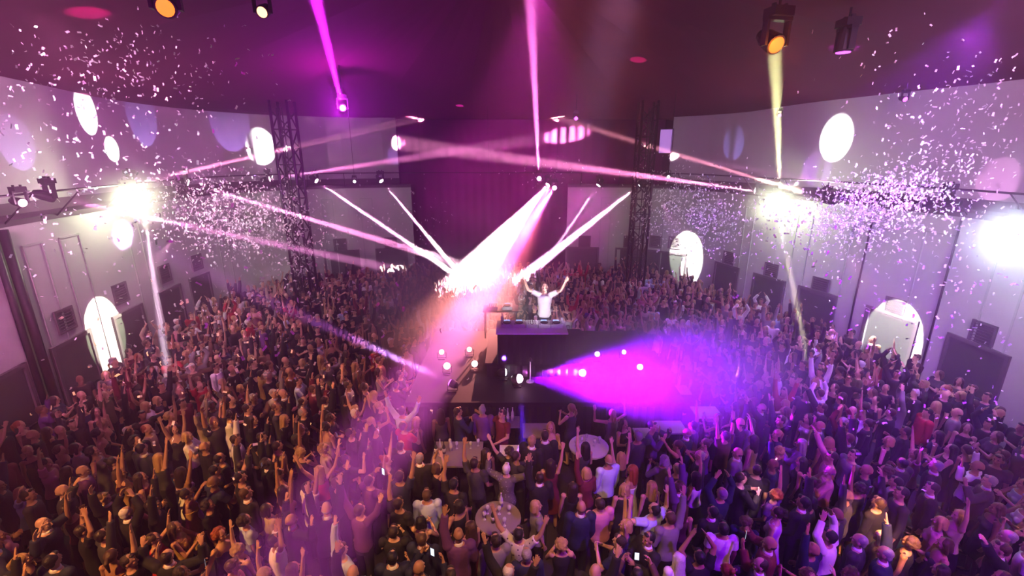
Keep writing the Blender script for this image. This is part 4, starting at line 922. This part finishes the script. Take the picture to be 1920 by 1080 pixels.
# ------------------------------------------------------------------ the rest of the crowd, past three hundred people: one mass
combos = [('arms_up', 'm', 'shirt', 'short'), ('down', 'm', 'jacket', 'short'), ('down', 'm', 't-shirt', 'bald'), ('clap', 'm', 't-shirt', 'short'), ('right_up', 'm', 't-shirt', 'crop'), ('bent_up', 'm', 'shirt', 'short'),
          ('down', 'f', 'dress', 'long'), ('arms_v', 'f', 'dress', 'long'), ('left_up', 'f', 'strapless dress', 'curly'), ('clap', 'f', 't-shirt', 'bob'), ('high_clap', 'm', 'shirt', 'short'), ('down', 'f', 'tank top', 'ponytail')]
jobs = {}
for (po, sx, tp, hs) in combos:
    jobs[('body', po, sx)] = (body_mb(po, sx), .011, .10); jobs[('top', po, sx, tp)] = (top_mb(po, sx, tp), .016, .16); jobs[('bot', 'x', sx, 'trousers')] = (bottom_mb('x', sx, 'trousers'), .02, .10); jobs[('hair', hs)] = (hair_mb(hs), .014, .25)
LOW = remesh_batch(jobs)
def arr(me):
    me.calc_loop_triangles(); v = np.empty(len(me.vertices)*3, np.float32); me.vertices.foreach_get('co', v); t = np.empty(len(me.loop_triangles)*3, np.int32); me.loop_triangles.foreach_get('vertices', t); return v.reshape(-1, 3), t.reshape(-1, 3)
LA = {k: arr(m) for k, m in LOW.items()}
PAL = [MS[k] for k in SKIN]+[MHR[k] for k in HAIR]+[MCL[k] for k in CLOTH]; SI = {k: i for i, k in enumerate(SKIN)}; HI = {k: i+len(SKIN) for i, k in enumerate(HAIR)}; CI = {k: i+len(SKIN)+len(HAIR) for i, k in enumerate(CLOTH)}
VV = []; TT = []; MM = []; off = 0
for q in FAR:
    cs = [c for c in combos if c[1] == q['sex']]; same = [c for c in cs if c[0] == q['pose']]; c = R.choice(same or cs)
    face = math.atan2(DJ[1]-q['y'], DJ[0]-q['x'])-PI/2+math.radians(q['turn']); ca, sa = math.cos(face), math.sin(face); Rm = np.array([[ca, sa, 0], [-sa, ca, 0], [0, 0, 1]])*q['s']
    parts = [(('body', c[0], c[1]), SI[q['skin']]), (('top', c[0], c[1], c[2]), CI[q['tc']]), (('hair', c[3]), HI[q['hc']])]
    if 'dress' not in c[2]: parts.append((('bot', 'x', c[1], 'trousers'), CI['black']))
    for k, mi in parts:
        v, t = LA[k]; VV.append(v@Rm+np.array([q['x'], q['y'], 0], np.float32)); TT.append(t+off); off += len(v); MM.append(np.full(len(t), mi, np.int32))
VV = np.vstack(VV).astype(np.float32); TT = np.vstack(TT); MM = np.concatenate(MM)
def fast_mesh(name, VV, TT, MM, mats, smooth=True):
    me = bpy.data.meshes.new(name); k = TT.shape[1]; n = len(TT); me.vertices.add(len(VV)); me.vertices.foreach_set('co', VV.ravel()); me.loops.add(n*k); me.loops.foreach_set('vertex_index', TT.ravel().astype(np.int32))
    me.polygons.add(n); me.polygons.foreach_set('loop_start', np.arange(0, n*k, k, dtype=np.int32)); me.polygons.foreach_set('loop_total', np.full(n, k, np.int32))
    for m in mats: me.materials.append(m)
    me.polygons.foreach_set('material_index', MM); me.polygons.foreach_set('use_smooth', np.full(n, smooth)); me.update(calc_edges=True); return me
o = bpy.data.objects.new('distant_crowd', fast_mesh('distant_crowd', VV, TT, MM, PAL)); C.objects.link(o); tag(o, 'dense mass of people filling the far half of the hall', 'crowd', kind='stuff')

# ------------------------------------------------------------------ confetti in the air
RC = np.random.RandomState(5)
CL = [  # centre px, spread px, depth range, count, tilt, label of the cloud
 (430, 405, 78, 42, 11, 16, 2300, .12, 'white paper confetti in the dense cloud left of the truss tower'), (1300, 398, 62, 40, 12, 17, 1400, .1, 'white paper confetti in the cloud right of the right truss tower'),
 (1640, 385, 95, 38, 9, 13, 2300, -.25, 'white paper confetti in the dense cloud at the right wall'), (170, 300, 150, 110, 6, 10, 420, 0, 'white paper confetti loose before the left wall'),
 (1800, 300, 90, 130, 8, 12, 380, 0, 'white paper confetti loose before the right wall'), (170, 90, 120, 60, 9, 14, 700, .2, 'paper confetti under the dark ceiling at upper left'),
 (450, 620, 200, 120, 5, 12, 330, 0, 'white paper confetti falling over the left crowd'), (1700, 720, 130, 90, 6, 11, 130, 0, 'white paper confetti falling over the right crowd'),
 (1030, 328, 45, 14, 18, 21, 60, 0, 'tiny confetti around the central blaze'), (560, 470, 40, 60, 9, 13, 160, .4, 'white paper confetti in front of the left truss tower'),
 (760, 430, 60, 50, 14, 18, 120, 0, 'tiny confetti before the dark drape'), (1780, 160, 110, 70, 8, 12, 110, 0, 'confetti under the dark ceiling at upper right'), (1680, 500, 160, 60, 7, 11, 200, 0, 'white confetti drifting down the right wall')]
pieces = []
for px, py, sx, sy, d0, d1, n, tilt, lab in CL:
    for k in range(n):
        u = RC.normal(0, 1); v = RC.normal(0, 1); x = px+u*sx; y = py+v*sy+u*sx*tilt; d = RC.uniform(d0, d1); p = at_d(x, y, d)
        if p[2] < 1.9 or p[2] > ceil_z(p[0], p[1])-.2 or not poly_in(p[0], p[1], 1) or not (-30 < x < 1950 and -30 < y < 1100): continue
        if SX0-.3 < p[0] < SX1+.3 and SY0-.3 < p[1] < SY1 and p[2] < 4.6: continue
        s = RC.uniform(.85, 1.3); pieces.append((p, s, d/s, lab))
pieces.sort(key=lambda t: t[2])
def piece_mesh(bend, name='confetti'):
    V = []; 
    for i in range(4):
        t = (i/3-.5)*.058; z = bend*(t/.029)**2*.010+bend*.006*math.sin(i*2.)
        V += [(t, -.0135, z), (t, .0135, z+.002*bend)]
    me = bpy.data.meshes.new(name); me.from_pydata(V, [], [(2*i, 2*i+2, 2*i+3, 2*i+1) for i in range(3)]); me.materials.append(M_CONF); me.update(); return me
CM = [piece_mesh(b) for b in (-1., -.4, .3, .9, 1.5)]
for p, s, d, lab in pieces[:300]:
    o = bpy.data.objects.new('confetti_piece', CM[RC.randint(5)]); C.objects.link(o); o.location = p; o.rotation_euler = tuple(RC.uniform(0, 6.28, 3)); o.scale = (s,)*3; tag(o, lab, 'confetti', lab.replace('white ', '').replace('tiny ', ''))
from mathutils import Euler
VV = []; FF = []; off = 0
base = [np.array([v.co[:] for v in m.vertices]) for m in CM]; fq = np.array([(0, 2, 3, 1), (2, 4, 5, 3), (4, 6, 7, 5)])
for p, s, d, lab in pieces[300:]:
    Rm = np.array(Euler(tuple(RC.uniform(0, 6.28, 3))).to_matrix()); VV.append(base[RC.randint(5)]@Rm.T*s+p); FF.append(fq+off); off += 8
VV = np.vstack(VV).astype(np.float32); FF = np.vstack(FF)
o = bpy.data.objects.new('confetti_cloud', fast_mesh('confetti_cloud', VV, FF, np.zeros(len(FF), np.int32), [M_CONF], False)); C.objects.link(o); tag(o, 'thousands of small white paper confetti floating in clouds through the hall', 'confetti', kind='stuff')
